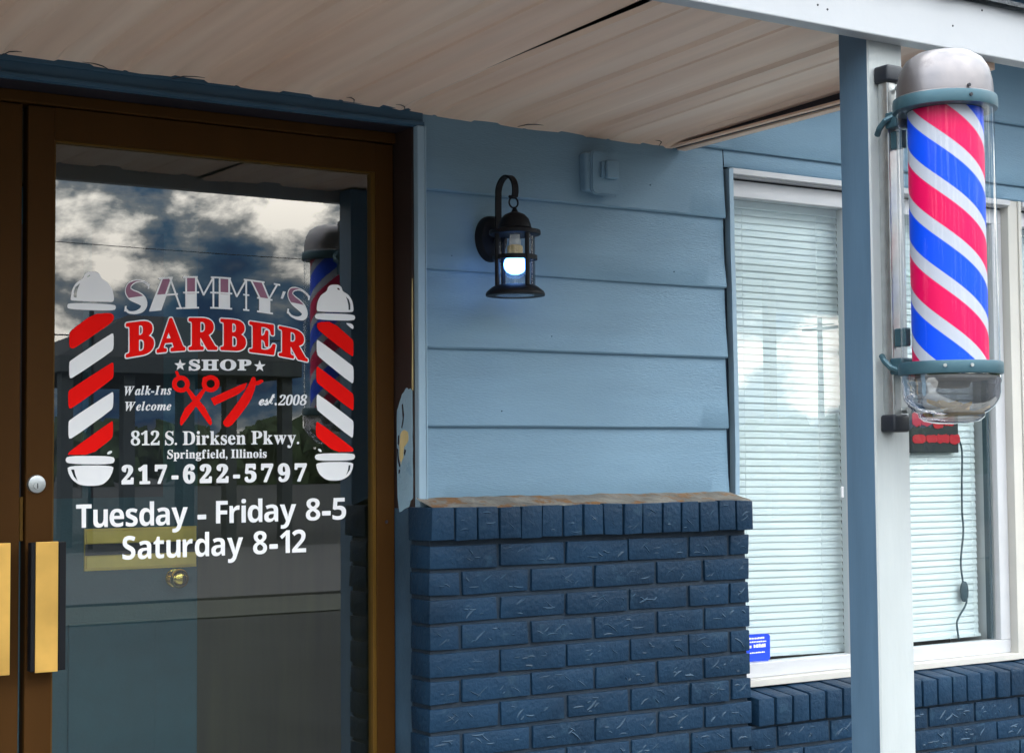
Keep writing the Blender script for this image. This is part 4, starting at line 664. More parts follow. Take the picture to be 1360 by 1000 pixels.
  'w': """16667,15664 6,-25 12,-16 18,-11 26,-5 21,4 25,11 22,15 21,22 1,8 -11,14 -7,0 -22,-21 -14,-10 -15,-7 -18,-3 -3,0 0,9 3,9 43,17 18,12 14,13 8,13 5,16 0,5 -4,16 -10,12 -16,8 -15,2 -14,-3 -22,-9 -18,-11 -14,-12 -17,-19 -12,-16 -7,-17
16750,15696 -2,3 12,21 9,12 6,5 0,-9 -5,-12 -9,-11
16811,15633 9,-12 17,-9 18,-3 22,4 18,8 11,8 36,36 2,4 0,9 -9,11 -8,3 -5,27 -15,33 0,4 5,17 -2,8 -3,4 -9,3 -11,-4 -14,-20 -43,-49 -3,-7 1,-4 9,-11 7,-2 25,25 1,-15 -4,-25 -4,-12 -3,-1 -4,9 -11,8 -11,2 -11,-4 -7,-6 -5,-10 -2,-12
16935,15641 8,-16 10,-9 19,-3 14,3 26,13 16,14 19,21 1,8 -10,13 -5,2 -6,-2 -30,-30 -4,-2 -1,2 23,50 48,97 3,3 29,2 4,4 5,17 -2,8 -3,3 -15,1 22,46 0,7 -3,4 -55,-2 -4,-1 -3,-4 -62,-116 -20,-29 -26,-29 -1,-9 11,-16 -8,-25 -2,-13
17096,15643 7,-17 2,-2 22,-10 22,11 10,28 -9,24 -23,11 -24,-12 -9,-25
17191,15623 3,-3 170,3 3,4 18,76 -23,0 -15,-24 -8,-7 -8,-4 -10,-2 -72,-1 -3,0 -2,2 66,54 39,33 24,24 12,13 9,13 6,14 4,13 1,13 -1,10 -5,13 -6,7 -12,8 -15,5 -16,3 -29,0 -24,-4 -10,-3 -19,-9 -13,-10 -11,-13 -5,-13 0,-17 8,-13 12,-5 19,-2 3,1 8,27 6,13 7,10 9,8 4,1 13,3 10,-2 5,-5 4,-14 -2,-16 -6,-20 -7,-16 -10,-16 -14,-17 -29,-29 -80,-69
17401,15712 -1,-26 6,-26 6,-13 6,-8 11,-9 12,-5 12,-2 17,-1 16,2 14,3 13,6 13,8 11,8 10,11 9,13 17,30 12,36 9,39 4,37 -3,29 -5,16 -12,18 -11,8 -12,5 -23,3 -16,-1 -17,-3 -15,-6 -11,-6 -12,-10 -13,-13 -7,-11 -10,-16 -7,-17 -6,-16 -10,-37
17459,15706 4,27 10,50 7,23 11,30 15,23 17,8 14,-8 5,-19 -1,-17 -6,-39 -10,-50 -7,-23 -11,-33 -13,-20 -4,-2 -14,-6 -12,5 -3,3 -5,19
17595,15716 -1,-26 6,-26 6,-13 6,-8 11,-9 12,-5 13,-2 16,-1 17,2 14,3 13,6 13,7 11,9 10,11 9,13 16,29 13,37 9,39 4,36 -3,30 -5,16 -12,18 -11,8 -13,5 -22,3 -17,-1 -17,-4 -14,-5 -12,-7 -12,-10 -13,-13 -7,-10 -10,-16 -7,-17 -6,-17 -10,-36
17653,15710 4,27 11,49 6,24 11,29 15,23 18,8 14,-7 4,-20 0,-16 -6,-39 -11,-50 -6,-23 -12,-33 -13,-20 -3,-2 -15,-6 -12,5 -3,3 -4,19
17780,15681 4,-17 10,-15 14,-10 9,-4 26,-5 37,1 20,5 19,7 14,8 16,13 8,10 9,17 5,16 1,20 -7,19 -5,8 -11,10 -18,11 -2,3 18,10 20,14 13,15 8,18 2,17 -1,13 -4,9 -7,10 -8,7 -15,7 -16,3 -20,0 -27,-3 -25,-8 -19,-12 -13,-13 -10,-17 -5,-16 -2,-20 5,-17 5,-9 7,-9 13,-10 -23,-14 -17,-12 -16,-18 -10,-23
17834,15681 1,17 7,20 9,13 10,10 11,8 4,0 9,-4 17,-12 7,-7 5,-12 0,-14 -7,-20 -11,-14 -14,-8 -17,-4 -16,4 -9,7
17875,15823 1,13 6,17 9,13 8,6 15,4 9,-1 6,-3 6,-6 4,-12 0,-7 -2,-13 -4,-13 -6,-10 -13,-13 -9,-6 -15,8 -10,10""",
 },
 'shop_lettering': {
  'w': """14837,16441 2,-6 3,-3 10,-3 20,0 5,2 5,3 5,6 5,1 55,-8 29,-1 40,3 25,5 20,6 25,11 26,20 14,23 5,23 -2,16 -7,16 -13,15 -18,13 -25,11 -110,33 -12,7 -8,6 -3,9 3,10 8,7 12,5 20,3 20,-1 18,-5 13,-6 18,-13 14,-15 12,-20 10,-4 20,1 5,1 5,4 3,6 0,78 -3,6 -6,4 -10,1 -20,-2 -5,-2 -10,-8 -29,4 -40,4 -20,0 -35,-4 -35,-10 -25,-13 -15,-13 -15,-23 -4,-23 2,-13 5,-12 8,-13 15,-12 30,-17 21,-8 88,-27 13,-9 5,-6 2,-7 -5,-13 -6,-6 -19,-8 -25,-3 -15,1 -15,2 -20,9 -16,12 -10,13 -14,28 -4,5 -10,3 -25,-1 -7,-5 -3,-6
15164,16455 2,-7 3,-3 10,-3 191,5 10,3 5,6 5,-5 10,-3 192,4 10,4 5,6 0,13 -3,4 -7,4 -25,2 -6,2 -5,7 -2,13 -1,156 2,14 4,6 7,3 26,4 7,4 3,7 0,10 -5,6 -11,3 -191,-6 -10,-3 -5,-6 -5,6 -11,2 -185,-5 -10,-2 -5,-2 -5,-7 0,-9 3,-7 7,-3 25,-3 5,-1 7,-8 2,-13 0,-155 -2,-13 -4,-6 -8,-3 -20,-3 -10,-3 -4,-5
15340,16485 -4,16 0,62 4,2 90,2 5,-1 0,-62 -2,-13 -4,-7 -9,-3 -25,-4 -10,-7 -5,5 -5,2 -25,2 -8,3
15339,16602 -3,3 -1,55 1,10 3,7 10,3 26,3 7,5 3,3 10,-7 35,-4 4,-7 1,-10 0,-55 -5,-3
15645,16559 12,-26 19,-24 26,-20 33,-16 33,-11 40,-7 46,-2 46,4 41,9 36,13 31,17 29,24 18,23 12,27 5,30 -5,29 -12,26 -19,23 -25,19 -35,18 -35,11 -41,6 -41,2 -46,-4 -41,-9 -40,-15 -31,-18 -25,-20 -20,-27 -12,-27 -3,-26
15778,16552 -5,40 6,46 17,36 22,17 5,2 31,6 15,-1 16,-3 15,-8 11,-9 10,-13 9,-20 5,-23 2,-26 -6,-49 -16,-34 -25,-19 -36,-7 -15,1 -12,3 -14,7 -15,12 -11,16
16106,16478 1,-7 4,-3 10,-3 196,5 11,3 5,7 -1,13 -2,4 -8,4 -26,2 -5,1 -7,8 -2,13 0,53 4,4 62,2 36,6 31,9 21,10 15,10 13,14 8,14 3,23 -6,23 -13,16 -20,14 -37,12 -20,4 -26,2 -62,0 -165,-5 -10,-1 -5,-3 -5,-7 0,-9 3,-7 7,-3 26,-3 5,-2 7,-7 2,-13 0,-159 -2,-13 -5,-7 -7,-3 -21,-2 -10,-4 -5,-5
16286,16617 -4,4 0,77 3,6 11,1 21,-2 14,-7 7,-13 3,-24 -4,-20 -10,-12 -15,-6
14616,16702 38,-95 108,-2 -84,-66 29,-99 -90,55 -90,-59 28,100 -84,61 107,8
16695,16732 40,-98 115,-2 -90,-68 31,-101 -96,56 -95,-61 31,103 -89,63 113,8""",
 },
 'shop_name_lettering': {
  'w': """13223,17453 7,-29 16,-17 25,-9 41,1 5,-50 2,-464 -3,-41 -4,-8 -52,-24 -15,-14 -12,-22 -5,-21 0,-41 5,-19 13,-19 19,-9 19,-1 411,83 58,18 48,21 38,23 49,36 34,36 30,44 22,51 11,43 3,60 -12,68 -31,55 -65,50 35,42 26,56 11,71 -16,87 -51,66 -75,36 -90,11 -115,-10 -325,-56 -29,-16 -19,-24 -8,-24
13618,16903 -6,8 -1,190 6,9 28,-4 19,-16 9,-28 4,-40 -4,-60 -9,-32 -18,-17
13616,17286 -5,5 -1,10 0,130 0,10 5,6 15,-2 8,-9 7,-19 4,-39 -7,-62 -7,-13
13989,16863 2,-19 7,-19 18,-17 18,-6 215,28 18,5 23,20 12,21 4,20 0,39 -5,19 -17,23 -18,8 -27,2 -5,8 14,41 9,10 126,14 9,1 5,-8 15,-37 -2,-5 -45,-23 -14,-18 -10,-31 0,-39 5,-19 11,-18 17,-12 27,-3 326,33 24,11 18,21 9,29 0,39 -5,19 -19,24 -37,13 -14,25 -260,632 -12,18 -14,10 -18,5 -46,-3 -21,-11 -18,-21 -237,-678 -12,-31 -14,-21 -33,-15 -19,-23 -8,-21
14319,17225 -5,5 5,16 9,-14
14797,16954 5,-29 11,-19 20,-13 18,-3 349,21 18,7 18,17 7,15 5,29 6,13 38,-60 16,-12 18,-5 226,4 18,6 18,13 12,20 4,19 0,38 -7,22 -18,21 -18,9 -18,3 -9,9 -145,219 7,10 37,26 37,42 28,57 4,19 7,58 -7,57 -12,38 -15,29 -33,42 -36,28 -46,23 -45,14 -99,14 -367,-12 -18,-6 -18,-14 -13,-23 -4,-20 1,-38 6,-19 19,-22 18,-8 36,-5 5,-10 3,-493 -3,-29 -4,-7 -44,-13 -26,-24 -8,-20
15164,17066 -6,44 1,19 4,8 46,-73 -9,-4
15163,17409 -5,8 -1,163 5,13 27,-4 20,-17 10,-28 3,-39 -4,-48 -10,-26 -27,-19
15619,17672 7,-29 15,-19 24,-13 40,-7 4,-48 1,-437 -3,-38 -4,-6 -51,-13 -14,-10 -12,-18 -5,-19 0,-38 5,-19 12,-20 19,-13 18,-5 399,-4 56,5 46,11 38,14 46,25 34,27 29,36 22,44 10,39 4,56 -12,66 -31,59 -62,60 34,33 25,48 11,65 -15,86 -49,72 -72,48 -87,27 -112,13 -315,9 -28,-9 -18,-19 -8,-21
15999,17077 -5,9 0,179 5,7 28,-9 18,-18 8,-29 4,-38 -4,-56 -9,-28 -17,-13
15999,17439 -5,6 -1,9 0,123 1,10 4,4 15,-5 8,-10 6,-19 4,-38 -7,-56 -7,-12
16379,16965 4,-28 13,-20 21,-15 19,-6 621,-55 20,2 22,12 16,26 44,217 -1,28 -10,20 -23,21 -19,8 -49,5 -19,-4 -19,-14 -34,-62 -24,-28 -2,3 2,329 2,-22 15,-20 22,-17 19,-7 38,-4 20,3 19,12 14,25 1,223 -4,20 -11,20 -19,16 -29,10 -603,60 -29,-4 -19,-12 -12,-19 -3,-19 0,-37 7,-19 8,-13 19,-16 48,-12 7,-12 3,-38 1,-441 -3,-28 -7,-9 -48,-4 -27,-19 -9,-18
16769,17036 0,167 13,-7 12,-20 9,-29 10,-57 10,-19 23,-20 47,-15 -57,-6
16769,17381 -1,153 59,-6 50,-15 -31,-3 -26,-19 -25,-82 -10,-17
17176,16892 4,-29 13,-20 21,-16 19,-7 374,-53 19,4 19,13 8,12 5,27 6,11 41,-65 17,-15 19,-9 243,-44 19,2 20,9 12,16 5,18 0,37 -8,23 -19,24 -19,13 -20,6 -10,11 -154,242 8,8 40,17 39,33 30,50 5,18 7,54 -7,57 -12,39 -16,30 -36,48 -39,35 -48,30 -48,23 -106,33 -394,62 -19,-2 -19,-10 -14,-20 -4,-18 1,-37 6,-20 21,-25 19,-10 38,-12 5,-10 2,-474 -3,-28 -4,-6 -48,-3 -27,-18 -9,-17
17568,16925 -5,42 0,19 5,7 49,-80 -10,-2
17568,17255 -5,9 0,157 6,11 28,-9 22,-20 10,-30 3,-37 -5,-46 -10,-23 -29,-13""",
  'r': """13253,17460 6,-20 10,-8 51,1 16,-8 8,-29 2,-40 3,-474 -4,-41 -13,-26 -9,-7 -48,-20 -13,-15 -4,-11 0,-40 9,-19 8,-4 19,0 402,81 86,32 48,27 39,30 30,31 28,41 16,35 12,52 3,40 -11,68 -27,45 -53,42 -40,14 2,10 19,14 45,55 19,43 9,61 -14,77 -41,52 -58,29 -19,5 -77,8 -106,-9 -325,-56 -19,-14 -7,-11
13590,16870 -5,7 -3,30 -1,220 8,13 57,0 34,-16 12,-18 9,-28 5,-59 -5,-61 -15,-46 -29,-27 -48,-16
13588,17246 -5,2 -2,9 0,201 6,16 19,5 33,-2 23,-16 12,-28 5,-59 -8,-62 -16,-32 -38,-26
14017,16869 3,-20 6,-9 18,-7 214,31 12,9 8,21 0,39 -4,9 -16,13 -45,3 -13,14 4,21 27,77 9,4 162,19 9,0 5,-7 31,-85 -3,-10 -6,-6 -45,-13 -20,-18 -3,-10 -1,-40 6,-15 9,-8 18,-2 317,31 18,7 10,14 3,39 -4,19 -9,10 -37,12 -21,31 -259,631 -13,19 -16,5 -36,-4 -19,-18 -232,-666 -16,-42 -14,-21 -13,-12 -26,-10 -14,-15
14275,17193 -2,4 47,134 49,-123 -4,-7 -9,-2
14825,16957 3,-19 6,-10 18,-8 340,19 18,9 10,21 -1,38 -4,10 -14,12 -45,6 -9,4 -13,23 -3,38 -1,115 1,10 6,9 169,-271 12,-14 18,-5 208,5 23,9 9,19 -1,38 -4,10 -18,14 -27,5 -24,28 -154,236 5,10 54,33 17,16 28,34 22,52 6,58 -5,47 -8,29 -15,30 -29,37 -34,26 -37,18 -90,23 -108,5 -295,-12 -18,-4 -8,-7 -9,-20 0,-29 6,-19 11,-10 45,-7 9,-5 12,-22 4,-39 1,-464 -3,-39 -9,-19 -13,-10 -35,-8 -18,-10 -8,-16
15137,17373 -7,6 0,9 2,222 4,8 9,3 45,-1 32,-17 14,-19 10,-29 4,-48 -5,-57 -11,-30 -16,-18 -27,-18
15648,17672 5,-19 10,-9 49,-10 16,-10 8,-29 2,-38 0,-447 -3,-37 -13,-22 -9,-5 -46,-9 -13,-12 -4,-9 0,-38 9,-19 8,-7 19,-3 388,-4 84,13 47,16 37,21 30,24 26,33 16,31 13,46 2,37 -10,67 -26,48 -51,50 -39,21 2,9 18,10 44,43 19,37 9,56 -14,76 -39,57 -56,38 -19,9 -75,22 -102,11 -315,9 -18,-9 -7,-10
15972,17051 -5,8 -2,29 0,208 7,10 55,-11 33,-22 12,-19 9,-29 4,-56 -5,-57 -15,-40 -28,-20 -46,-5
15972,17406 -6,3 -2,10 1,189 6,14 19,1 31,-8 23,-20 11,-29 5,-56 -8,-57 -15,-27 -38,-18
16408,16964 3,-19 6,-9 20,-11 611,-54 19,1 10,6 8,16 44,218 -6,20 -17,13 -39,6 -19,-4 -10,-11 -28,-53 -29,-35 -39,-27 -38,-13 -67,-8 -86,8 -11,6 -3,28 0,197 4,4 38,-12 29,-23 10,-15 13,-38 9,-57 15,-20 20,-6 38,0 11,8 5,18 0,345 -3,19 -8,10 -14,8 -39,5 -13,-6 -8,-8 -17,-64 -19,-36 -38,-22 -29,-2 -4,13 0,168 4,33 38,2 48,-6 58,-15 38,-18 29,-24 16,-24 9,-20 17,-67 6,-10 19,-12 39,-4 14,8 8,17 0,214 -9,20 -13,10 -20,3 -592,59 -10,0 -16,-7 -9,-19 0,-28 6,-19 19,-14 48,-13 8,-7 8,-19 4,-47 0,-441 -3,-37 -7,-19 -19,-9 -38,-2 -19,-7 -9,-14
17205,16889 3,-19 7,-10 19,-12 364,-52 19,5 11,18 -1,37 -4,10 -15,15 -48,15 -10,6 -13,24 -4,38 0,111 1,9 7,7 179,-296 13,-16 19,-8 223,-40 25,5 10,17 -1,37 -4,10 -20,17 -29,11 -25,32 -164,260 5,8 58,21 18,12 31,27 23,46 7,54 -6,48 -8,29 -16,32 -31,41 -37,33 -39,24 -96,40 -116,27 -316,47 -19,-1 -9,-5 -9,-17 0,-28 5,-19 13,-12 47,-16 10,-6 14,-24 3,-38 0,-445 -4,-37 -9,-17 -14,-7 -38,0 -19,-7 -9,-13
17541,17226 -7,6 -1,10 3,212 5,8 9,0 49,-10 34,-23 14,-21 11,-29 4,-47 -6,-55 -11,-26 -18,-14 -29,-12""",
 },
 'owner_name_lettering': {
  'w': """13854,17843 138,367 254,34 -128,-362
14765,17950 -1,345 249,16 1,-344
15629,17985 0,345 249,-2 0,-344
16955,18257 0,0 0,-337 -258,24 0,337 0,0
13250,17846 41,-41 20,-15 19,-8 64,-12 68,-2 64,6 34,8 64,21 35,18 24,18 25,25 23,31 17,33 14,51 2,42 -7,42 -11,34 -19,39 -18,27 -27,28 -1,1 -354,-66 18,-18 28,-19 34,-17 187,-73 49,-38 3,-20 -9,-32 -13,-23 -20,-22 -19,-16 -64,-38 -59,-20 -68,-9 -54,3 -29,13 -59,56
17466,17971 41,-55 20,-22 19,-15 65,-34 69,-27 64,-15 35,-5 65,-1 35,5 25,10 25,16 23,23 17,27 15,45 2,42 -7,44 -10,38 -20,45 -18,33 -27,37 -1,2 -358,57 18,-24 28,-28 35,-29 188,-138 50,-55 2,-21 -9,-28 -13,-19 -20,-15 -20,-9 -65,-15 -59,0 -69,16 -55,22 -29,23 -59,76
17325,18486 82,-9 -83,-184 -61,6""",
  'm': """13992,18210 163,429 243,28 -152,-423
14764,18295 -1,405 249,16 1,-405
15629,18330 -1,404 249,-1 1,-405
16464,18709 297,-22 194,-430 -258,24
13681,18192 -54,36 -88,42 -99,30 -64,38 -5,5 -4,12 0,30 5,19 10,21 33,36 29,24 54,32 54,19 30,5 59,0 54,-15 60,-27 29,-23 35,-34 3,5 -49,47 -43,24 -84,27 -59,7 -94,-7 -59,-15 -63,-28 -29,-18 -25,-22 -24,-30 -19,-35 -15,-40 -7,-38 -1,-48 9,-41 19,-42 40,-55 8,-7
17903,18164 -54,54 -89,73 -99,63 -65,61 -6,7 -3,12 0,30 5,17 11,17 33,25 30,14 54,13 55,0 30,-5 60,-20 54,-34 60,-47 30,-33 35,-46 3,5 -50,63 -43,38 -84,56 -60,27 -95,25 -59,6 -64,-6 -30,-9 -25,-12 -25,-22 -19,-28 -15,-34 -8,-35 -1,-48 9,-43 19,-49 40,-68 8,-10""",
  'o': """13870,17826 311,821 -42,10 -311,-822
14142,18616 269,32 0,42 -269,-31
14381,18685 -289,-812 43,-8 289,810
14131,17904 -291,-42 1,-42 291,42
14323,18665 287,-747 44,18 -288,747
14516,17907 158,14 0,42 -158,-14
14062,18606 333,40 0,42 -333,-40
13975,18187 576,69 0,42 -576,-69
14788,17939 -2,776 -47,-4 3,-776
14749,18678 277,18 0,42 -277,-18
14988,18728 2,-775 47,2 -2,775
15028,17988 -277,-18 0,-42 277,18
14985,18719 212,-449 44,18 -213,449
15228,18271 264,464 -42,18 -264,-465
15441,18745 2,-775 47,1 -2,775
15385,17961 163,3 0,42 -163,-3
14685,17922 409,28 0,42 -409,-28
14683,18673 376,25 0,42 -377,-25
14684,18298 410,27 -1,42 -409,-27
15384,18335 163,3 0,42 -163,-3
15400,18710 147,3 0,42 -147,-3
15653,17973 -2,774 -46,0 1,-774
15614,18713 277,-2 0,42 -277,2
15854,18746 1,-774 47,-1 -1,774
15892,18005 -277,1 0,-42 277,-1
15850,18737 212,-463 43,15 -211,463
16093,18272 265,445 -42,22 -265,-446
16307,18731 0,-774 47,-3 0,774
16249,17951 163,-8 0,42 -163,8
15549,17964 410,-3 0,42 -410,3
15548,18713 377,-2 0,42 -377,2
15549,18338 410,-2 0,42 -410,2
16249,18326 163,-9 0,42 -163,9
16266,18699 146,-7 0,42 -147,7
16451,18689 324,-24 0,42 -325,24
16735,18693 205,-454 42,12 -205,455
16933,18272 0,-362 45,-5 0,362
16969,17939 -286,27 0,-42 286,-27
16719,17929 0,362 -45,4 0,-362
16723,18277 -246,453 -39,-18 245,-451
16937,18215 256,430 -40,24 -256,-430
17072,18636 174,-20 0,42 -174,20
16619,17929 431,-40 0,42 -431,40
16411,18692 412,-31 0,42 -412,31
16619,18266 415,-38 0,42 -415,38
13229,18312 1,-54 14,-52 15,-33 21,-32 25,-32 26,-25 35,-23 30,-15 182,-69 30,-19 5,-2 10,5 4,-8 -5,-25 -9,-20 -15,-18 -19,-17 -59,-36 -59,-20 -63,-9 -54,5 -35,20 -44,44 -33,-49 44,-46 24,-17 24,-11 35,-8 98,-6 73,8 69,18 34,13 35,19 29,23 28,28 26,37 21,43 11,44 3,55 -8,47 -13,40 -17,34 -23,34 -29,31 -30,23 -59,33 -60,27 -93,27 -49,27 -10,-4 -5,2 -5,25 1,12 5,13 14,19 43,41 54,32 49,17 30,5 54,0 79,-25 40,-21 49,-47 5,0 32,45 -41,42 -36,25 -49,22 -35,12 -59,12 -34,2 -64,-4 -59,-11 -35,-10 -68,-31 -29,-19 -30,-27 -27,-35 -21,-41 -14,-40
13252,17853 59,-56 29,-13 54,-3 68,9 59,20 64,38 19,16 20,22 13,23 9,32 -3,20 -49,38 -187,73 -34,17 -28,19 -26,25 -40,55 -19,42 -9,41 1,48 7,38 15,40 19,35 24,30 25,22 29,18 63,28 59,15 94,7 59,-7 84,-27 43,-24 49,-47 -3,-5 -35,34 -29,23 -60,27 -54,15 -59,0 -30,-5 -54,-19 -54,-32 -29,-24 -33,-36 -10,-21 -5,-19 0,-30 4,-12 5,-5 64,-38 99,-30 88,-42 55,-37 27,-28 18,-27 19,-39 11,-34 7,-42 -2,-42 -14,-51 -17,-33 -23,-31 -25,-25 -24,-18 -35,-18 -64,-21 -34,-8 -64,-6 -68,2 -64,12 -19,8 -20,15 -41,41
13848,18491 -24,-125 -37,-6 11,123
13212,17799 18,125 43,9 -12,-139
17447,18439 1,-54 13,-56 16,-38 20,-39 26,-40 26,-34 35,-35 31,-25 183,-132 30,-30 5,-3 10,2 4,-10 -5,-24 -9,-16 -15,-13 -20,-10 -59,-15 -60,0 -64,14 -55,24 -34,32 -45,59 -34,-37 44,-60 25,-27 24,-19 35,-20 99,-40 74,-18 70,-6 35,1 35,6 30,13 27,18 27,28 22,36 11,40 3,53 -8,50 -13,44 -16,39 -23,43 -30,41 -30,33 -60,53 -59,47 -94,59 -50,44 -10,0 -5,4 -5,25 1,12 6,12 13,14 45,25 54,14 50,0 30,-5 55,-19 79,-53 40,-34 50,-63 5,-2 32,34 -41,56 -36,37 -50,39 -34,23 -60,32 -35,14 -65,19 -59,9 -35,2 -69,-8 -30,-9 -30,-16 -27,-26 -22,-32 -15,-35
17468,17977 59,-76 29,-23 55,-22 69,-16 59,0 65,15 20,9 20,15 13,19 9,28 -2,21 -50,55 -188,138 -35,29 -28,28 -26,34 -40,68 -19,49 -9,43 1,48 8,35 15,34 19,28 25,22 25,12 30,9 64,6 59,-6 95,-25 60,-27 84,-56 43,-38 50,-63 -3,-5 -35,46 -30,33 -60,47 -54,34 -60,20 -30,5 -55,0 -54,-13 -30,-14 -33,-25 -11,-17 -5,-17 0,-30 3,-12 6,-7 65,-61 99,-63 89,-73 55,-56 27,-37 18,-33 20,-45 10,-38 7,-44 -2,-42 -15,-45 -17,-27 -23,-23 -25,-16 -25,-10 -35,-5 -65,1 -35,5 -64,15 -69,27 -65,34 -19,15 -20,22 -41,55
18074,18404 -26,-116 -37,7 13,118
17427,17938 19,117 43,-6 -12,-133""",
 },
 'barber_pole_decal#1': {
  'w': """11938,18134 8,59 9,40 14,43 18,37 29,51 24,34 33,33 34,27 54,35 32,24 24,26 13,22 9,31 8,21 13,20 15,16 26,21 23,12 35,10 39,6 63,6 40,-1 37,-5 26,-10 30,-19 18,-15 15,-20 9,-20 9,-30 12,-21 22,-22 27,-18 48,-25 31,-21 32,-27 26,-28 35,-45 21,-33 20,-40 14,-39 16,-58 8,-38 5,-39 2,-31 -3,-41 -6,-23 -13,-17 -16,-9 -30,-5 -61,-3 -123,-3 -158,-3 -280,-3 -155,-1 -115,1 -51,3 -15,6 -8,6 -5,10 -1,11 3,18 2,19 4,30
11996,18079 5,127 34,108 109,96 -48,-120 -28,-107 -5,-112
12380,18615 2,-8 -3,-10 -8,-11 -12,-11 -13,-8 -13,-4 -11,0 -7,4 -2,8 4,10 8,11 11,10 14,8 13,5 11,0
12249,17949 344,5 191,-1 143,-7 62,-11 15,-23 5,-17 0,-20 -5,-19 -15,-27 -61,-16 -143,-12 -191,-6 -344,-4 -189,2 -138,8 -59,11 -13,23 -5,16 0,20 5,17 12,27 59,15 138,12
11907,16552 20,35 218,157 543,369 228,148 33,1 13,-73 1,-187 -10,-94 -28,-54 -218,-164 -523,-361 -219,-140 -43,-1 -18,77 -3,196
11898,15160 17,42 223,159 557,368 232,145 26,-3 10,-73 -3,-183 -11,-92 -26,-51 -216,-168 -521,-372 -222,-146 -50,-4 -20,79 -2,203
12245,14380 334,-3 188,-6 141,-13 63,-16 20,-28 7,-21 1,-25 -8,-23 -19,-33 -63,-18 -141,-11 -187,-2 -335,6 -185,8 -138,14 -61,17 -19,30 -8,21 0,23 8,21 18,30 61,16 138,10
12935,14485 2,-14 -7,-16 -15,-16 -20,-14 -23,-9 -23,-4 -17,3 -11,9 -2,14 7,16 15,16 20,14 24,10 22,3 18,-3
12250,14157 345,0 189,-8 135,-18 50,-26 -5,-47 -8,-35 -14,-42 -18,-39 -31,-58 -25,-38 -35,-41 -36,-33 -58,-44 -55,-24 -84,-17 -92,-6 -153,2 -94,9 -85,18 -59,26 -65,45 -40,33 -36,39 -26,36 -29,54 -16,36 -13,41 -6,35 -4,49 50,27 132,19
11959,14065 75,0 31,-125 52,-140 -88,96""",
  'r': """11913,17245 34,53 122,104 277,215 199,95 229,28 111,1 54,-26 23,-31 5,-53 -15,-44 -43,-62 -196,-152 -453,-321 -200,-138 -60,-31 -41,-3 -45,23 -16,78 1,174
11887,15859 21,42 224,159 555,365 233,145 31,-3 12,-66 1,-166 -8,-86 -22,-51 -219,-174 -530,-387 -225,-151 -51,0 -22,78 -6,200
11896,14439 22,37 223,166 553,392 229,154 23,-5 9,-75 1,-186 -12,-93 -31,-50 -117,-99 -265,-198 -224,-76 -302,1 -118,4 0,10""",
 },
 'barber_pole_decal#2': {
  'w': """18264,18129 7,63 9,43 14,47 18,41 30,55 24,36 34,35 34,27 55,33 32,25 26,28 14,26 10,37 10,24 16,22 18,15 30,18 26,10 35,9 38,4 60,3 38,-1 36,-6 26,-10 30,-20 18,-15 15,-21 9,-20 8,-33 13,-21 23,-22 30,-19 53,-23 34,-21 35,-28 28,-31 35,-48 22,-38 19,-48 12,-47 13,-73 5,-43 0,-37 -5,-24 -13,-22 -56,-14 -127,-11 -171,-7 -307,-6 -168,-1 -124,3 -54,7 -12,14 -5,17 -2,31
19086,18439 91,-77 38,-129 0,-132 -49,-8 -6,122 -32,130
18912,18601 -7,-5 -12,-1 -14,3 -14,6 -13,9 -9,10 -3,10 2,8 7,5 11,1 15,-3 14,-7 13,-8 9,-11 3,-9
18617,17982 327,3 183,-2 138,-9 62,-14 19,-25 7,-19 0,-21 -7,-19 -20,-29 -62,-15 -137,-13 -183,-5 -327,-3 -181,3 -135,9 -60,14 -20,25 -8,18 0,21 8,19 20,28 60,16 135,12
19104,17757 109,-7 56,-20 32,-44 6,-34 -18,-42 -56,21 -123,93
18263,17272 22,22 217,-128 538,-351 224,-151 27,-32 12,-94 2,-206 -11,-92 -31,-27 -210,129 -502,355 -216,161 -53,57 -22,94 -4,182
18265,15893 24,20 218,-132 538,-361 222,-158 25,-36 6,-97 -9,-207 -14,-88 -27,-14 -209,137 -503,360 -215,158 -48,45 -18,94 0,194
18611,14419 323,2 181,-3 136,-11 61,-16 18,-30 7,-21 -2,-23 -9,-21 -22,-30 -62,-16 -136,-13 -179,-5 -320,-1 -178,4 -133,11 -60,17 -21,30 -9,21 1,23 8,21 21,28 61,16 134,12
18389,14462 -12,-6 -17,0 -20,6 -20,12 -16,16 -10,16 -3,16 4,11 12,6 17,0 20,-6 20,-12 16,-16 10,-16 3,-15
18589,14198 330,2 182,-7 130,-19 51,-26 -1,-48 -6,-36 -12,-43 -18,-41 -31,-62 -28,-39 -42,-40 -46,-30 -74,-39 -60,-22 -78,-15 -80,-6 -125,1 -78,8 -76,19 -56,28 -67,49 -41,35 -36,38 -24,34 -24,47 -15,34 -12,39 -7,34 -7,50 47,27 125,20
19155,14113 52,6 -15,-120 -111,-140 52,124""",
  'r': """18384,17754 232,11 215,-90 315,-240 132,-106 18,-29 7,-89 -1,-199 -11,-86 -27,-21 -210,126 -502,339 -218,159 -56,71 -14,54 21,69
18256,16592 26,23 221,-135 542,-368 224,-160 25,-36 10,-92 -1,-197 -10,-86 -25,-23 -216,135 -522,362 -221,160 -46,48 -18,94 0,191
18245,15195 32,18 223,-134 541,-364 224,-158 25,-37 4,-25 -15,-25 -118,-11 -286,-3 -213,73 -258,189 -117,94 -39,48 -16,87 0,173""",
 },
 'scissors_emblem': {
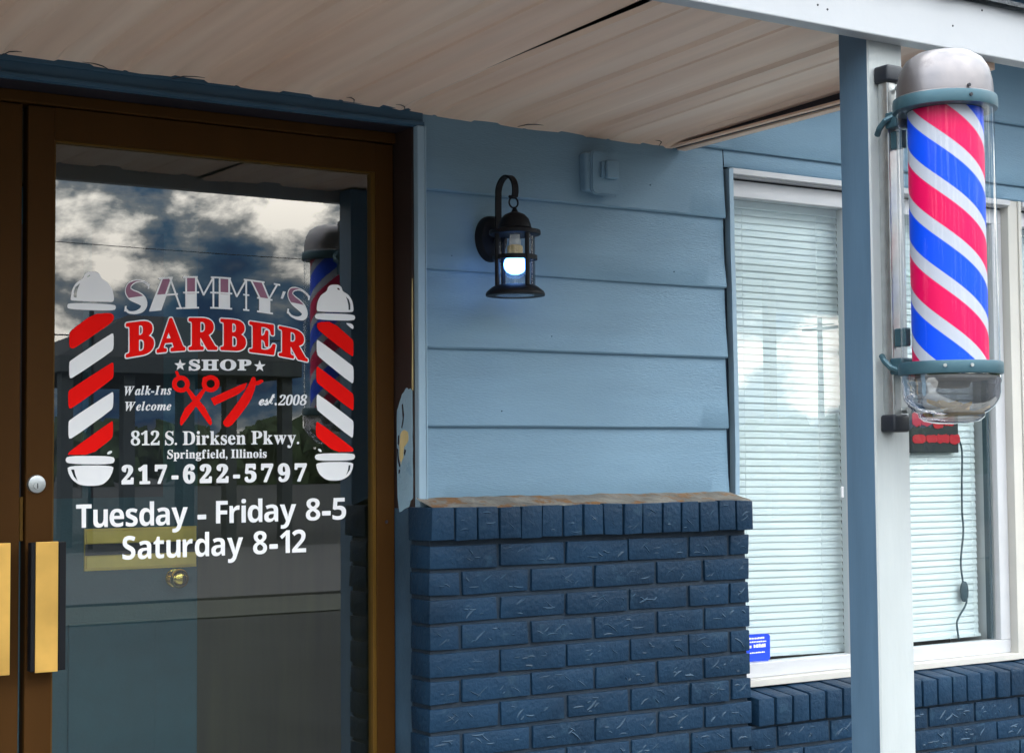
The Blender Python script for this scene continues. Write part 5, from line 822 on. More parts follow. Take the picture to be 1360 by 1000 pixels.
  'r': """14415,16131 10,44 46,67 56,37 2,7 -44,116 6,6 5,1 48,8 8,-3 54,-109 30,6 85,-14 81,-48 48,-65 16,-73 -15,-80 -13,-22 2,-8 182,-202 184,209 -2,7 -20,29 -17,73 16,81 14,23 -21,28 78,56 7,-16 49,30 92,18 86,-14 78,-45 52,-71 16,-73 -16,-82 -51,-72 -79,-49 -85,-17 -92,15 -41,25 -154,-248 -1,-7 131,-138 174,-306 20,-96 -36,-50 -8,2 -54,43 -319,416 -315,-411 -53,-60 -8,-3 -35,58 11,116 120,249 183,177 3,7 -146,231 -8,7 -53,-32 -85,-17 -84,14 -76,43 -53,74 -16,72
14537,16134 -7,-37 9,-36 22,-29 38,-23 38,-6 38,8 39,24 22,30 8,37 -8,36 -23,33 -38,22 -38,7 -39,-8 -38,-24
15293,16132 -1,-12 6,-30 25,-36 32,-19 47,-8 39,7 36,23 23,30 9,37 -10,44 -22,29 -36,21 -39,7 -41,-8 -37,-22 -23,-31""",
  'w': """15061,15707 -2,-13 -8,-12 -10,-7 -13,-3 -12,2 -11,8 -7,11 -3,13 3,13 7,12 10,7 13,3 13,-2 10,-8 7,-11""",
 },
 'razor_emblem': {
  'r': """15401,15767 754,334 204,70 -58,-156 -156,-123 -651,-298
16442,16206 38,84 34,29 48,-12 20,-28 4,-63 36,-8 89,41 49,5 37,-30 -18,-33 -81,-55 -50,-22 -48,-1 -23,-25 -9,-63 -31,-88 -66,-161 -87,-140 -152,-197 -115,-138 -142,-156 -85,-65 -75,-7 -46,22 -44,65 4,50 52,62 91,111 179,222 113,151 108,161 67,106 63,107""",
 },
}

def film(name, parent, y, groups, matmap):
    verts, faces, mis, mats = [], [], [], []
    for gi, (key, txt) in enumerate(groups.items()):
        mats.append(matmap[key]); dy = {'w': .0004, 'm': .0003, 'r': .0007, 'o': .0006}[key]
        cs = []
        for line in txt.split('\n'):
            q = []; px = pz = 0
            for k, tok in enumerate(line.split()):
                a, b = tok.split(','); px += int(a); pz += int(b); q.append((px * 1e-4, pz * 1e-4))
            cs.append(q)
        loops = []
        for k, q in enumerate(cs):
            if len(q) == 4 and key == 'o':
                faces.append(list(range(len(verts), len(verts) + 4))); mis.append(gi)
                verts += [(x, y - dy - .000012 * k, z) for x, z in q]
            else: loops.append(q)
        if loops:
            cu = bpy.data.curves.new('film', 'CURVE'); cu.dimensions = '2D'; cu.fill_mode = 'FRONT'
            for q in loops:
                s = cu.splines.new('POLY'); s.points.add(len(q) - 1); s.use_cyclic_u = True
                for p, (x, z) in zip(s.points, q): p.co = (x * 1000, z * 1000, 0, 1)
            co = bpy.data.objects.new('film', cu); COL.objects.link(co)
            me = co.to_mesh(); base = len(verts)
            verts += [(v.co.x / 1000, y - dy, v.co.y / 1000) for v in me.vertices]
            for p in me.polygons: faces.append([base + i for i in p.vertices]); mis.append(gi)
            co.to_mesh_clear(); bpy.data.objects.remove(co); bpy.data.curves.remove(cu)
    t = Vector(parent.location) + Vector(parent.parent.location if parent.parent else (0, 0, 0))
    me = bpy.data.meshes.new(name); me.from_pydata([Vector(v) - t for v in verts], [], faces)
    for m in mats: me.materials.append(m)
    for p, mi in zip(me.polygons, mis): p.material_index = mi
    o = bpy.data.objects.new(name, me); link(o, parent); return o
VM = dict(
 polished=mat('polished_brass', (.85, .60, .14), .12, metal=1, var=.05),
 panel=mat('brown_panel', (.034, .030, .012), .6, var=.3, scale=5, stretch=(6, 1, .4)),
 scratch=mat('highlight_paint', (.021, .053, .092), .5, var=.3, spec=.3),w=M['vw'], r=M['vr'], m=M['vm'], o=M['vo'])
for nm, gr in DECALS.items(): film(nm.split('#')[0], door, GY + .0015, gr, VM)

# rooms behind the glass -------------------------------------------
bm = BM(); box(bm, -.2, 2.9, 2.9, 2.95, .1, 2.6); box(bm, -.25, -.2, .2, 2.9, .1, 2.6); box(bm, 2.9, 2.95, .2, 6, .1, 2.6); box(bm, -.2, 6.2, .2, 6, 2.601, 2.65); box(bm, -.2, 6.2, .2, 6, .06, .1); box(bm, 2.95, 6.2, 3, 3.05, .1, 2.6); box(bm, 6.15, 6.2, .1, 3, .1, 2.6); box(bm, -.2, 1.75, .66, .70, 2.16, 2.6)
obj('interior_wall', bm, M['interior'], shop)
bm = BM(); box(bm, 1.7235, 2.9, .70, .74, .101, 2.599); obj('vestibule_wall', bm, M['panel'], shop)
idr = BM(); box(idr, .88, 1.722, .65, .69, .11, 2.15, .003)
for a, b, c, d_ in ((1.0, 1.26, .25, 1.0), (1.36, 1.60, .25, 1.0)):
    box(idr, a, b, .643, .6495, c, d_, .006)
idr = obj('inner_door', idr, M['inner'], shop)
bm = BM(); box(bm, .98, 1.62, .6465, .6495, 1.33, 2.05); obj('dark_pane', bm, M['dark'], idr)
for a in (1.19, 1.405):
    bm = BM(); box(bm, a - .011, a + .011, .640, .6464, 1.33, 2.05); obj('glazing_bar', bm, M['inner'], idr)
bm = BM(); box(bm, 1.405, 1.712, .636, .642, 1.209, 1.243, .002); box(bm, 1.405, 1.712, .636, .642, 1.142, 1.176, .002); box(bm, 1.402, 1.715, .6425, .6495, 1.137, 1.248); obj('mail_slot', bm, M['brass'], idr)
bm = BM(); box(bm, 1.403, 1.714, .6395, .6424, 1.1775, 1.2075); obj('slot_flap', bm, M['blackplastic'], idr)
bm = BM(); lathe(bm, [(0, -.055), (.012, -.055), (.022, -.049), (.0265, -.038), (.023, -.026), (.012, -.018), (.011, -.006), (.024, -.004), (.026, 0)], (1.655, .65, 1.108), 32, 'Y'); obj('knob', bm, M['polished'], idr, True, 50)

# windows ----------------------------------------------------------
def window(x0, x1, mull, nx0, label):
    """frame between x0 and x1 set 3 cm back, with a head, a sill and panes split at mull"""
    bm = BM(); f = BM()
    zb, zt_ = .784, 2.24
    box(f, x0, x1, .03, .075, zb, .8265, .002); box(f, x0, x1, .03, .075, 2.1915, zt_, .002)
    box(f, x0, x0 + .018, .03, .075, .8265, 2.1915); box(f, x1 - .046, x1, .03, .075, .8265, 2.1915, .002)
    if mull: box(f, mull, mull + .058, .034, .072, .8265, 2.1915, .002)
    w = obj('window', f, M['white'], shop)
    bm = BM(); box(bm, x0, x1, -.004, .0795, .7635, .7835, .002); obj('sill', bm, M['cream'], w)
    bm = BM(); box(bm, x0, x1, -.012, .002, 2.249, 2.2665, .002); box(bm, x0, x1, .0025, .08, 2.246, 2.2665); obj('head_board', bm, M['white'], w)
    bm = BM(); box(bm, x0, x1, .036, .08, 2.2402, 2.2459); obj('head_gap', bm, M['dark'], w)
    xs = [x0 + .018, mull, mull + .058, x1 - .046] if mull else [x0 + .018, x1 - .046]
    for a, b in zip(xs[::2], xs[1::2]):
        bm = BM(); V = [bm.verts.new(p) for p in ((a, .052, .8265), (b, .052, .8265), (b, .052, 2.1915), (a, .052, 2.1915))]; bm.faces.new(V); obj('pane', bm, M['win_glass'], w)
    bm = BM(); box(bm, xs[-1] - .0175, xs[-1] - .0085, .053, .0745, .8275, 2.191); obj('gasket', bm, M['rubber'], w)
    if label: w['label'] = label
    return w
W1 = window(3.1005, 4.293, 3.588, None, None)
W2 = window(4.353, 5.9, 5.0, None, 'window cut off by the picture edge')
bm = BM(); box(bm, 4.2935, 4.3375, .0, .075, .764, 2.268, .001); box(bm, 4.3375, 4.3525, -.006, .075, .764, 2.268, .002); obj('window_mullion', bm, M['cream'], shop)
bm = BM(); box(bm, 4.237, 4.38, .0805, .24, .80, 2.19); obj('window_liner', bm, M['white'], shop)
bm = BM(); box(bm, 3.1005, 5.9, .0805, .1, 2.2, 2.35); obj('wall_reveal', bm, M['white'], shop)
bm = BM(); box(bm, 3.563, 3.575, .045, .05, 1.30, 1.335, .002); obj('sash_latch', bm, M['white'], W1)

def blind(x0, x1, y, label, tilt=0., tape=()):
    t = thing('window_blind', label, 'window blind', ((x0 + x1) / 2, y, 2.19), 'white slatted blinds behind the shop windows')
    bm = BM(); z = 2.165; zl = .842; pitch = .0208; n = 0
    while z > zl:
        a = R(75) + rnd.uniform(-.05, .05); hw = .0132; dz0 = rnd.uniform(-.0006, .0006)
        for s in range(1):
            A = []
            for u in (-1, -.35, .35, 1):
                bow = .0016 * (1 - u * u)
                py = y - u * hw * math.cos(a) - bow * math.sin(a); pz = z + u * -hw * math.sin(a) - bow * math.cos(a) * .3
                A.append((py, pz + dz0))
            seg = 8; cols = []
            for i in range(seg + 1):
                xx = x0 + (x1 - x0) * i / seg; dz = tilt * (i / seg) * min(1, n / 50) + .0007 * noise.noise(Vector((xx * 5, z * 60, 0)))
                cols.append([bm.verts.new((xx, p, q + dz)) for p, q in A])
            for c0, c1 in zip(cols[:-1], cols[1:]):
                for k in range(3): bm.faces.new([c0[k], c1[k], c1[k + 1], c0[k + 1]])
        z -= pitch; n += 1
    o = obj('slats', bm, M['blind'], t, True)
    bm = BM(); box(bm, x0, x1, y - .012, y + .014, 2.172, 2.195, .002); obj('headrail', bm, M['blind'], t)
    bm = BM(); vs = box(bm, x0, x1, y - .012, y + .012, .836, .846); 
    for v in vs: v.co.z += tilt * (v.co.x - x0) / (x1 - x0)
    obj('bottom_rail', bm, M['blind'], t)
    for x in tape:
        bm = BM(); tube(bm, [(x, y - .0145, 2.17), (x + .001, y - .0145, 1.5), (x, y - .0145, .84)], .0011, 5); obj('ladder_cord', bm, M['blind'], t)
    return t
blind(3.122, 3.618, .105, 'white slatted blind in the pane beside the brick pier, hanging crooked at its foot', -.010, (3.22, 3.52))
blind(3.628, 4.222, .105, 'white slatted blind in the pane behind the barber pole and the hanging cord', 0, (3.72, 4.19))
blind(4.385, 5.85, .105, 'white slatted blind in the window cut off by the right picture edge', 0, (4.5,))

# ------------------------------------------------------------------ the porch canopy
can = thing('porch_canopy', 'porch canopy with stained beige metal ceiling, white fascia and a square post', 'canopy', (1.5, -.6, 2.3))
bm = BM()
prof = []       # (x, dz) recess profile across the panels
x = -1.28 + .0
edges = [-1.2]
k = -1.1
while k < 2.86:
    prof += [(k, 0), (k + .010, .009), (k + .082, .009), (k + .092, 0), (k + .16, 0), (k + .164, .004), (k + .170, .004), (k + .175, 0)]
    k += .277
prof = [p for p in prof if p[0] < 2.885]
# shift so that a recess falls at 2.217
sh = 2.217 - min((p[0] for p in prof[::8]), key=lambda v: abs(v - 2.217)); prof = [(a + sh, b) for a, b in prof if a + sh < 2.885]
prof = [(-1.3, 0)] + prof + [(2.885, 0)]
seam = 2.0
def soff_z(x): return 2.3335 - .0118 * (x - 1.0)
def sheet(xs, droop):
    ny = 60; cols = []
    for x, dz in xs:
        c = []
        for j in range(ny + 1):
            y = -1.139 + (1.139 - .003) * j / ny
            z = soff_z(x) + .030 * (-y / 1.139) + dz + .0012 * noise.noise(Vector((x * 3, y * 2, 0)))
            if droop: z -= .011 * max(0, min(1, (-y - .42) / .6)) ** 1.2 * max(0, 1 - (x - seam) / .16)
            w = max(0, 1 - (-y) / .10)          # crumpled ends along the wall
            z += w * w * (-.010 + .005 * noise.noise(Vector((x * 9, 3, 0))) + .003 * noise.noise(Vector((x * 43, 7, 0)))) - w * dz * .5
            c.append(bm.verts.new((x, y, z)))
        cols.append(c)
    for a, b in zip(cols[:-1], cols[1:]):
        for j in range(ny): bm.faces.new([a[j], b[j], b[j + 1], a[j + 1]])
def dense(xs):
    o = []
    for (a, p), (b, q) in zip(xs[:-1], xs[1:]):
        n = max(1, int((b - a) / .03))
        for i in range(n): o.append((a + (b - a) * i / n, p + (q - p) * i / n))
    return o + [xs[-1]]
left = [p for p in prof if p[0] < seam] + [(seam, 0)]; right = [(seam + .0004, 0)] + [p for p in prof if p[0] > seam + .01]
sheet(dense(left), False); sheet(dense(right), True)
obj('soffit', bm, M['soffit'], can, True, 20)
for x in (1.03, 1.17, 1.46, 1.83, 1.97, 2.42, 2.79):      # split sealant where the ceiling meets the wall
    L_ = rnd.uniform(.03, .075); y0 = -rnd.uniform(.03, .05); k = rnd.choice((-1, 1)); z = soff_z(x) - .0045
    pts = [(x, y0, z + .001), (x + k * L_ * .35, y0 - .004, z), (x + k * L_ * .7, y0 + .004, z - .001), (x + k * L_, -.020, z - .006)]
    bm = BM(); tube(bm, pts, [.0004, .0011, .0014, .0008], 6); obj('sealant_crack', bm, M['dark'], can)
bm = BM(); box(bm, -1.3, 2.90, -1.139, -.02, 2.380, 2.39); obj('roof_deck', bm, M['dark'], can)
bm = BM(); box(bm, -1.3, 3.06, -1.181, -1.14, 2.3105, 2.4265, .003); obj('fascia', bm, M['fascia'], can)
bm = BM()
for x, z in ((2.340, 2.351), (2.367, 2.3455), (2.835, 2.411), (1.7, 2.35), (2.74, 2.363)):
    bm = BM(); lathe(bm, [(0, -.001), (.0022, -.001), (.0026, .0005)], (x, -1.181, z), 10, 'Y'); obj('nail_head', bm, M['dark'], can)
bm = BM(); box(bm, 2.884, 2.890, -1.1395, -.02, 2.300, 2.40); obj('end_gap', bm, M['dark'], can)
bm = BM(); box(bm, 2.891, 2.922, -1.1395, -.018, 2.296, 2.385, .002); box(bm, 2.868, 2.8835, -1.1395, -.018, 2.3015, 2.3075); obj('end_trim', bm, M['soffit'], can)
# shingles on a low slope, ragged drip edge
bm = BM(); nx = 150; G = []
for i in range(nx + 1):
    x = -1.35 + 4.45 * i / nx; row = []
    for j, (y, z) in enumerate(((-1.202, 2.4275), (-1.204, 2.437), (-1.0, 2.46), (-.5, 2.51), (-.02, 2.56))):
        e = (.006 * noise.noise(Vector((x * 12, 0, 2))) + .004 * noise.noise(Vector((x * 40, 0, 2)))) if j < 2 else 0
        row.append(bm.verts.new((x, y + e, z + e * .8)))
    G.append(row)
for i in range(nx):
    for j in range(4): bm.faces.new([G[i][j], G[i + 1][j], G[i + 1][j + 1], G[i][j + 1]])
obj('shingles', bm, M['shingle'], can)
# post: white on the street side, blue-grey on its flanks
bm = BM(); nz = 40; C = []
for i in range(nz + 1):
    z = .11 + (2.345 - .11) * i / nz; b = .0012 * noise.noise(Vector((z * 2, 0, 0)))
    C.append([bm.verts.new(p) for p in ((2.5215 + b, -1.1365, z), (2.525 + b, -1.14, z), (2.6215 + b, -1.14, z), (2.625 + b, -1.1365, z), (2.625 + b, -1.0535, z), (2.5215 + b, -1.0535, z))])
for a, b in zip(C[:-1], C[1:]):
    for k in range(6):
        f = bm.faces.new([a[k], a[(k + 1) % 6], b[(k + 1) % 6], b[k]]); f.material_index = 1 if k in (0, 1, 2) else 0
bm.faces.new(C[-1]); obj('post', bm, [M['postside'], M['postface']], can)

# ------------------------------------------------------------------ barber pole
PX, PY = 2.513, -1.36
bp = thing('barber_pole', 'red, white and blue striped barber pole with metal dome bolted to the porch post', 'barber pole', (PX, PY, 1.85))
def lt(name, prof, m, n=64, smooth=True, ang=35):
    bm = BM(); lathe(bm, prof, (PX, PY, 0), n); return obj(name, bm, m, bp, smooth, ang)
lt('dome', [(0, 2.238), (.030, 2.2365), (.056, 2.230), (.076, 2.217), (.088, 2.197), (.0942, 2.172), (.0965, 2.142), (.0985, 2.140), (.0985, 2.133)], M['alu'])
lt('upper_collar', [(.0985, 2.1395), (.1025, 2.139), (.1035, 2.134), (.1035, 2.119), (.1025, 2.1145), (.097, 2.114), (.0755, 2.114)], M['ring'])
lt('glass_tube', [(.0965, 2.113), (.0965, 1.607)], M['tube_glass'], ang=None)
bm = BM(); lathe(bm, [(.0748, 2.113 - 1.85), (.0748, 1.607 - 1.85)], (0, 0, 0), 72)
me = bpy.data.meshes.new('striped_cylinder'); bmesh.ops.recalc_face_normals(bm, faces=bm.faces); bm.to_mesh(me); bm.free(); me.materials.append(M['stripes'])
for p in me.polygons: p.use_smooth = True
o = bpy.data.objects.new('striped_cylinder', me); link(o, bp)
lt('lower_collar', [(.0755, 1.607), (.097, 1.607), (.1015, 1.606), (.1025, 1.602), (.1025, 1.586), (.1015, 1.582), (.097, 1.581)], M['ring'])
lt('bowl', [(.0985, 1.5805), (.0985, 1.566), (.0965, 1.562), (.0965, 1.545), (.093, 1.532), (.085, 1.519), (.073, 1.509), (.066, 1.505), (.064, 1.497), (.054, 1.489), (.03, 1.4845), (0, 1.4835)], M['bowl'] if 'bowl' in M else M['alu'])
bm = BM(); lathe(bm, [(0, 1.5795), (.088, 1.5795), (.088, 1.573), (.04, 1.568), (.035, 1.556), (0, 1.556)], (PX, PY, 0), 40); obj('lamp_base', bm, M['porcelain'], bp, True, 35)
for k in range(6):
    a = rnd.uniform(0, 6.28); r = rnd.uniform(0, .035); c = Vector((PX + r * math.cos(a), PY + r * math.sin(a), 1.497 + .004 * k)); b = rnd.uniform(0, 6.28); tl = rnd.uniform(-.25, .25)
    bm = BM(); rows = []
    for i in range(9):
        t = i / 8 * 2 - 1; w = .019 * (1 - t * t) ** .6; u = Vector((math.cos(b), math.sin(b), tl)) * (t * .045); q = Vector((-math.sin(b), math.cos(b), 0))
        up = Vector((0, 0, .010 * t * t)); rows.append([bm.verts.new(c + u + up + q * w * s + Vector((0, 0, .006 * abs(s)))) for s in (-1, 0, 1)])
    for p, q in zip(rows[:-1], rows[1:]):
        for j in range(2): bm.faces.new([p[j], p[j + 1], q[j + 1], q[j]])
    obj('fallen_leaf', bm, M['leaf'], bp)
# screws on the collars
for z, r, ph in ((2.147, .0972, -1.9), (2.127, .1037, -1.9), (1.596, .1027, -2.0), (1.596, .1027, -2.5)):
    c = Vector((PX + r * math.cos(ph), PY + r * math.sin(ph), z)); d = Vector((math.cos(ph), math.sin(ph), 0))
    bm = BM(); tube(bm, [c - d * .002, c + d * .0025], .0035, 10); obj('screw', bm, M['dark'] if z > 1.7 else M['steel'], bp)
# mounting rail, end clamps and the two bracket arms
bm = BM(); box(bm, 2.482, 2.505, -1.234, -1.206, 1.49, 2.215, .003); box(bm, 2.4865, 2.5005, -1.2055, -1.2, 1.50, 2.20); obj('rail', bm, M['steelpaint'] if 'steelpaint' in M else M['steel'], bp)
for z0, z1 in ((2.197, 2.233), (1.470, 1.506)):
    bm = BM(); box(bm, 2.474, 2.520, -1.243, -1.2005, z0, z1, .006, 3); obj('clamp', bm, M['blackplastic'], bp, True, 40)
for z in (2.185, 1.515):
    bm = BM(); tube(bm, [(2.512, -1.232, z), (2.512, -1.246, z)], .0075, 6); obj('bolt', bm, M['steel'], bp)
for z, s in ((2.112, 1), (1.603, -1)):
    bm = BM()
    tube(bm, arc((2.4935, -1.243, z - .006 * s), .036, 95, 265, 12, 'XY'), .006, 8) if False else None
    pts = [(2.500, -1.262, z + .012 * s), (2.478, -1.258, z + .010 * s), (2.464, -1.243, z), (2.462, -1.228, z - .014 * s), (2.470, -1.214, z - .024 * s)]
    tube(bm, pts, .0065, 8); box(bm, 2.470, 2.512, -1.268, -1.2345, z - .016, z + .018, .004); box(bm, 2.484, 2.500, -1.268, -1.236, z - .05 * s - .008, z - .05 * s + .03, .003)
    obj('bracket', bm, M['ringdark'] if 'ringdark' in M else M['ring'], bp)

bp.location = (2.5746, -1.3039, 1.8608); bp.scale = (1.0245, 1.0245, 1.0245)      # the pole is a little over 0.78 m tall

# ------------------------------------------------------------------ wall lantern
LX, LY = 2.266, -.135
ln = thing('wall_lantern', 'black metal lantern with clear glass and lit bulb on the siding', 'wall lamp', (LX, 0, 2.0))
bm = BM(); lathe(bm, [(0, -.028), (.6, -.028), (.86, -.024), (.97, -.014), (1, 0), (1, .006)], (0, 0, 0), 40, 'Y')
for v in bm.verts: v.co.x = v.co.x * .045 + LX; v.co.z = v.co.z * .061 + 2.0; v.co.y -= .014
obj('wall_plate', bm, M['black'], ln, True, 40)
bm = BM()
pth = [(LX, -.040, 1.985), (LX, -.052, 2.0), (LX, -.056, 2.03), (LX, -.056, 2.08), (LX, -.057, 2.11)] + arc((LX, -.098, 2.113), .041, 4, 172, 16) + [(LX, -.139, 2.108), (LX, -.136, 2.097), (LX, -.124, 2.0945), (LX, -.120, 2.099)]
tube(bm, pth, 0, flat=(.0085, .0028)); obj('arm', bm, M['black'], ln, True, 30)
bm = BM(); tube(bm, arc((LX, LY + .005, 2.081), .0135, 60, 420, 18, 'XZ')[:-1], .0024, 8, True); lathe(bm, [(.004, 2.068), (.0055, 2.064), (.008, 2.058), (.011, 2.054)], (LX, LY, 0), 20); obj('hanging_ring', bm, M['black'], ln, True, 50)
bm = BM(); lathe(bm, [(0, 2.056), (.012, 2.055), (.026, 2.049), (.036, 2.038), (.041, 2.024), (.043, 2.015), (.052, 2.010), (.0655, 2.008), (.0665, 2.004), (.0665, 1.998), (.064, 1.996), (.0535, 1.996), (0, 1.997)], (LX, LY, 0), 48); obj('cap', bm, M['black'], ln, True, 40)
bm = BM(); lathe(bm, [(.0525, 1.866), (.060, 1.862), (.0735, 1.851), (.0765, 1.844), (.0755, 1.840), (.060, 1.839), (.044, 1.842), (.044, 1.866), (.0525, 1.866)], (LX, LY, 0), 48); obj('base_ring', bm, M['black'], ln, True, 40)
bm = BM(); lathe(bm, [(.0535, 1.944), (.0575, 1.943), (.0575, 1.932), (.0535, 1.931), (.0535, 1.944)], (LX, LY, 0), 48)
for k in range(4):
    a = R(-88.7 + 90 * k); c = Vector((LX + .0552 * math.cos(a), LY + .0552 * math.sin(a), 0)); tube(bm, [c + Vector((0, 0, 1.864)), c + Vector((0, 0, 1.998))], .0062, 8)
obj('cage', bm, M['black'], ln, True, 40)
bm = BM(); lathe(bm, [(.0505, 1.998), (.0505, 1.862)], (LX, LY, 0), 48); obj('glass', bm, M['lamp_glass'], ln, True)
bm = BM(); lathe(bm, [(0, 1.838), (.050, 1.838), (.05, 1.8365)], (LX, LY, 0.003), 32); obj('base_glass', bm, M['lamp_glass'], ln)
bm = BM(); lathe(bm, [(.013, 1.997), (.0135, 1.985), (.0155, 1.984), (.0155, 1.972), (.0145, 1.970)], (LX, LY, 0), 28); sk = obj('socket', bm, M['porcelain'], ln, True, 40)
bm = BM(); lathe(bm, [(.0145, 1.971), (.0195, 1.968), (.0205, 1.955), (.0185, 1.942), (.021, 1.938)], (LX, LY, 0), 28); obj('bulb_collar', bm, M['amber'], ln, True, 40)
bm = BM(); lathe(bm, [(.0215, 1.938), (.027, 1.932), (.0295, 1.922), (.028, 1.911), (.022, 1.9015), (.012, 1.896), (0, 1.8945)], (LX, LY, 0), 32); obj('bulb', bm, M['bulb'], ln, True)

# ------------------------------------------------------------------ small box on the siding
eb = thing('doorbell_box', 'small blue-painted wall box with rounded plate and square button by the lantern', 'wall box', (2.618, -.03, 2.2))
bm = BM(); box(bm, 2.558, 2.655, -.040, -.004, 2.15, 2.258, .010, 4); obj('housing', bm, M['siding'], eb, True, 40)
def rounded(x0, x1, z0, z1, r, y):
    o = []
    for cx, cz, a0 in ((x1 - r, z1 - r, 0), (x0 + r, z1 - r, 90), (x0 + r, z0 + r, 180), (x1 - r, z0 + r, 270)):
        o += [(cx + r * math.cos(R(a0 + 15 * i)), y, cz + r * math.sin(R(a0 + 15 * i))) for i in range(7)]
    return o
bm = BM(); prism(bm, rounded(2.572, 2.671, 2.141, 2.262, .016, -.0405), (0, -.004, 0)); prism(bm, rounded(2.576, 2.667, 2.145, 2.258, .014, -.0445), (0, -.003, 0)); obj('cover_plate', bm, M['siding'], eb, True, 40)
bm = BM(); box(bm, 2.612, 2.652, -.066, -.048, 2.185, 2.234, .004, 3); box(bm, 2.601, 2.6115, -.056, -.048, 2.188, 2.23, .002); obj('button', bm, M['siding'], eb, True, 40)

# ------------------------------------------------------------------ things in the window
ls = thing('led_sign', 'small black window sign with two rows of lit red marks hanging behind the glass', 'window sign', (4.0, .085, 1.5))
bm = BM(); box(bm, 3.902, 4.121, .078, .092, 1.437, 1.585, .003); obj('panel', bm, M['blackplastic'], ls)
bm = BM()
for z0, z1 in ((1.462, 1.500), (1.514, 1.572)):
    x = 3.908
    while x < 4.085:
        w = rnd.uniform(.040, .062); zc = (z0 + z1) / 2 + rnd.uniform(-.004, .004); hh = (z1 - z0) / 2 * rnd.uniform(.7, 1)
        sg = lambda v: math.copysign(abs(v) ** .55, v)
        pts = [(x + w / 2 + w / 2 * sg(math.cos(2 * math.pi * i / 20)), .0777, zc + hh * sg(math.sin(2 * math.pi * i / 20)) * (1 - .3 * rnd.random())) for i in range(20)]
        prism(bm, pts, (0, -.002, 0)); x += w * rnd.uniform(.96, 1.05)
obj('lit_mark', bm, M['red'], ls)
pc = thing('power_cord', 'dark cord with inline switch hanging in front of the white blind', 'cord', (4.12, .085, 1.2))
bm = BM(); cp = [(4.118, 1.50), (4.128, 1.485), (4.143, 1.439), (4.139, 1.34), (4.137, 1.248), (4.141, 1.181), (4.126, 1.084), (4.133, 1.02), (4.139, .983), (4.148, .949), (4.11, .903), (4.101, .882), (4.108, .835)]
fine = []
for i in range(len(cp) - 1):
    p0, p1, p2, p3 = [Vector(cp[max(0, min(len(cp) - 1, i + q))]) for q in (-1, 0, 1, 2)]
    for k in range(6):
        t = k / 6; fine.append(.5 * ((2 * p1) + (p2 - p0) * t + (2 * p0 - 5 * p1 + 4 * p2 - p3) * t * t + (3 * p1 - p0 - 3 * p2 + p3) * t ** 3))
tube(bm, [(p.x, .085, p.y) for p in fine] + [(4.108, .085, .83)], .0032, 8); obj('cable', bm, M['greencord'] if 'greencord' in M else M['rubber'], pc, True)
bm = BM(); lathe(bm, [(0, -.034), (.010, -.031), (.0165, -.018), (.0185, 0), (.0165, .018), (.010, .031), (0, .034)], (4.139, .085, .985), 20, sy=.5); obj('inline_switch', bm, M['greencord'] if 'greencord' in M else M['rubber'], pc, True)
st = thing('window_sticker', 'blue sticker with faint white print low in the window beside the brick pier', 'sticker', (3.22, .05, .865))
bm = BM()
o_ = [(3.168, .830), (3.262, .827), (3.270, .834), (3.271, .899), (3.264, .906), (3.168, .908)]
prism(bm, [(x, .0515, z) for x, z in o_], (0, -.0006, 0)); obj('film', bm, M['sticker'], st)
bm = BM()
for z, a, b, h in ((.893, 3.176, 3.248, .006), (.8835, 3.18, 3.256, .004), (.868, 3.207, 3.254, .012), (.868, 3.186, 3.198, .010), (.852, 3.192, 3.25, .004)):
    x = a
    while x < b:
        w = rnd.uniform(.002, .007); box(bm, x, min(x + w, b), .0503, .0507, z, z + h * rnd.uniform(.7, 1)); x += w + rnd.uniform(.0008, .002)
obj('print', bm, M['stickerprint'] if 'stickerprint' in M else M['vw'], st)

# ------------------------------------------------------------------ light, sky, camera
SUN_EL, SUN_AZ = 54, 34            # azimuth from straight out of the shop front (-Y) towards +X
sd = Vector((math.sin(R(SUN_AZ)) * math.cos(R(SUN_EL)), -math.cos(R(SUN_AZ)) * math.cos(R(SUN_EL)), math.sin(R(SUN_EL))))
sun = bpy.data.lights.new('sun', 'SUN'); sun.energy = SUN_E; sun.angle = R(14); sun.color = (1, .95, .88)
so = bpy.data.objects.new('sun', sun); link(so); so.rotation_euler = sd.to_track_quat('Z', 'Y').to_euler(); so.location = (5, -10, 20)
w = bpy.data.worlds.new('World'); scene.world = w; w.use_nodes = True; nt = w.node_tree; N = nt.nodes; L = nt.links
bg = N['Background']; bg.inputs['Strength'].default_value = SKY_S
sky = N.new('ShaderNodeTexSky'); sky.sky_type = 'NISHITA'; sky.sun_disc = False; sky.sun_elevation = R(SUN_EL); sky.sun_rotation = math.atan2(sd.x, sd.y)
tc = N.new('ShaderNodeTexCoord'); sp = N.new('ShaderNodeSeparateXYZ'); L.new(tc.outputs['Generated'], sp.inputs[0])
def mth(op, a, b=None, c=None):
    n = N.new('ShaderNodeMath'); n.operation = op
    for i, v in enumerate((a, b, c)):
        if v is None: continue
        if isinstance(v, (int, float)): n.inputs[i].default_value = v
        else: L.new(v, n.inputs[i])
    return n.outputs[0]
cb = N.new('ShaderNodeCombineXYZ'); L.new(sp.outputs['X'], cb.inputs[0]); L.new(sp.outputs['Y'], cb.inputs[1]); L.new(mth('MULTIPLY', sp.outputs['Z'], 1.7), cb.inputs[2])
def cloud(scale, detail, rough, off, dist=.4):
    mp = N.new('ShaderNodeMapping'); mp.inputs['Location'].default_value = off; L.new(cb.outputs[0], mp.inputs['Vector'])
    n = N.new('ShaderNodeTexNoise'); n.inputs['Scale'].default_value = scale; n.inputs['Detail'].default_value = detail; n.inputs['Roughness'].default_value = rough; n.inputs['Distortion'].default_value = dist
    L.new(mp.outputs[0], n.inputs['Vector']); return n.outputs['Fac']
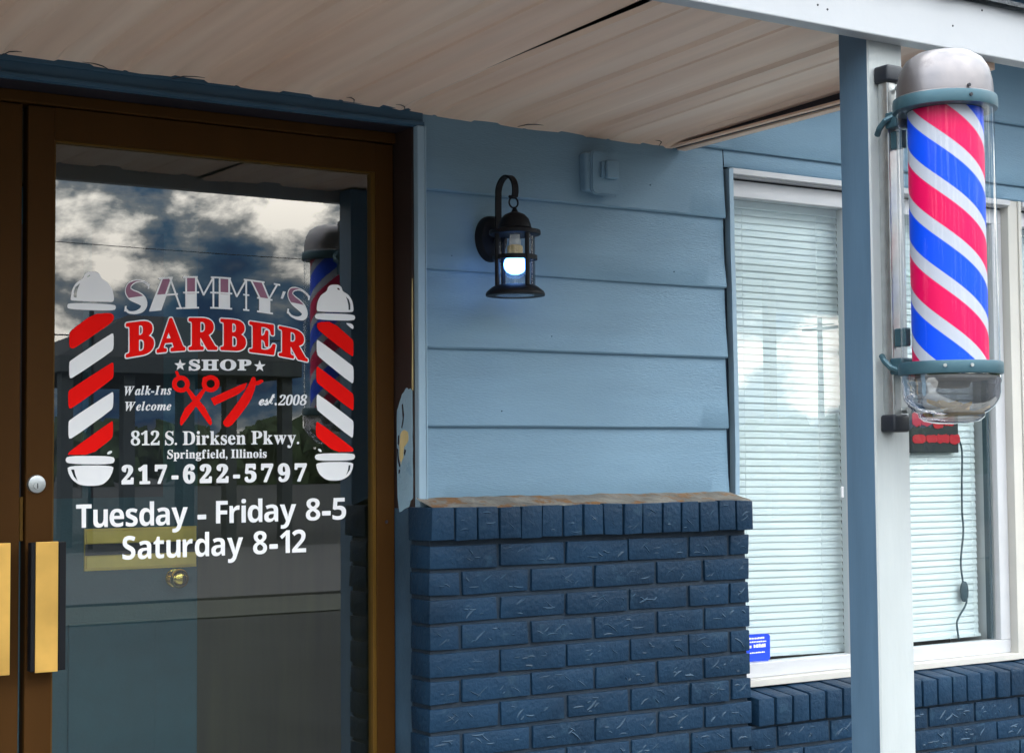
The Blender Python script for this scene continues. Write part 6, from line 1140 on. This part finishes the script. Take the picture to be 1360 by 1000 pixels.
c1 = cloud(CL_SCALE, 10, .56, CL_OFF, .15); c2 = cloud(CL_SCALE * .55, 6, .5, (CL_OFF[0] + 5, 3, 1))
ramp = N.new('ShaderNodeValToRGB'); el = ramp.color_ramp.elements
k = 1 / SKY_S
for i, (p, c) in enumerate(CL_RAMP):
    e = el[i] if i < 2 else el.new(p)
    e.position = p; e.color = (c[0], c[1], c[2], 1)
mixv = mth('ADD', mth('MULTIPLY', c1, .62), mth('MULTIPLY', c2, .38)); L.new(mixv, ramp.inputs['Fac'])
sc = N.new('ShaderNodeVectorMath'); sc.operation = 'SCALE'; hi = mth('ADD', CL_LOW, mth('MULTIPLY', mth('SMOOTH_MIN', mth('MAXIMUM', mth('SUBTRACT', sp.outputs['Z'], .12), 0), .5, .1), CL_RISE))
L.new(mth('MULTIPLY', hi, CL_GAIN * k), sc.inputs['Scale']); L.new(ramp.outputs['Color'], sc.inputs[0])
mr = N.new('ShaderNodeMapRange'); mr.inputs['From Min'].default_value = .30; mr.inputs['From Max'].default_value = .42; mr.inputs['To Min'].default_value = .35; mr.inputs['To Max'].default_value = .96
L.new(c1, mr.inputs['Value'])
mx = N.new('ShaderNodeMix'); mx.data_type = 'RGBA'; L.new(mr.outputs['Result'], mx.inputs['Factor']); L.new(sky.outputs['Color'], mx.inputs['A']); L.new(sc.outputs['Vector'], mx.inputs['B'])
L.new(mx.outputs['Result'], bg.inputs['Color'])

cam = bpy.data.cameras.new('camera'); co = bpy.data.objects.new('camera', cam); link(co); scene.camera = co
cam.sensor_width = 36; cam.sensor_fit = 'HORIZONTAL'; cam.lens = 2179.54 / 1360 * 36; cam.clip_start = .05; cam.clip_end = 2000
yaw, pit, rol = .5701695, .05349751, -.00797852
fw = Vector((math.sin(yaw) * math.cos(pit), math.cos(yaw) * math.cos(pit), math.sin(pit))); rt = Vector((math.cos(yaw), -math.sin(yaw), 0)); up = rt.cross(fw)
r2 = rt * math.cos(rol) + up * math.sin(rol); u2 = up * math.cos(rol) - rt * math.sin(rol)
co.matrix_world = Matrix(((r2.x, u2.x, -fw.x, 0), (r2.y, u2.y, -fw.y, -3.65), (r2.z, u2.z, -fw.z, 1.41), (0, 0, 0, 1)))

vs = scene.view_settings; vs.view_transform = 'Standard'; vs.look = 'None'; vs.gamma = 1; vs.exposure = EXPOSURE; vs.use_curve_mapping = False
scene.cycles.max_bounces = 10; scene.cycles.transparent_max_bounces = 16
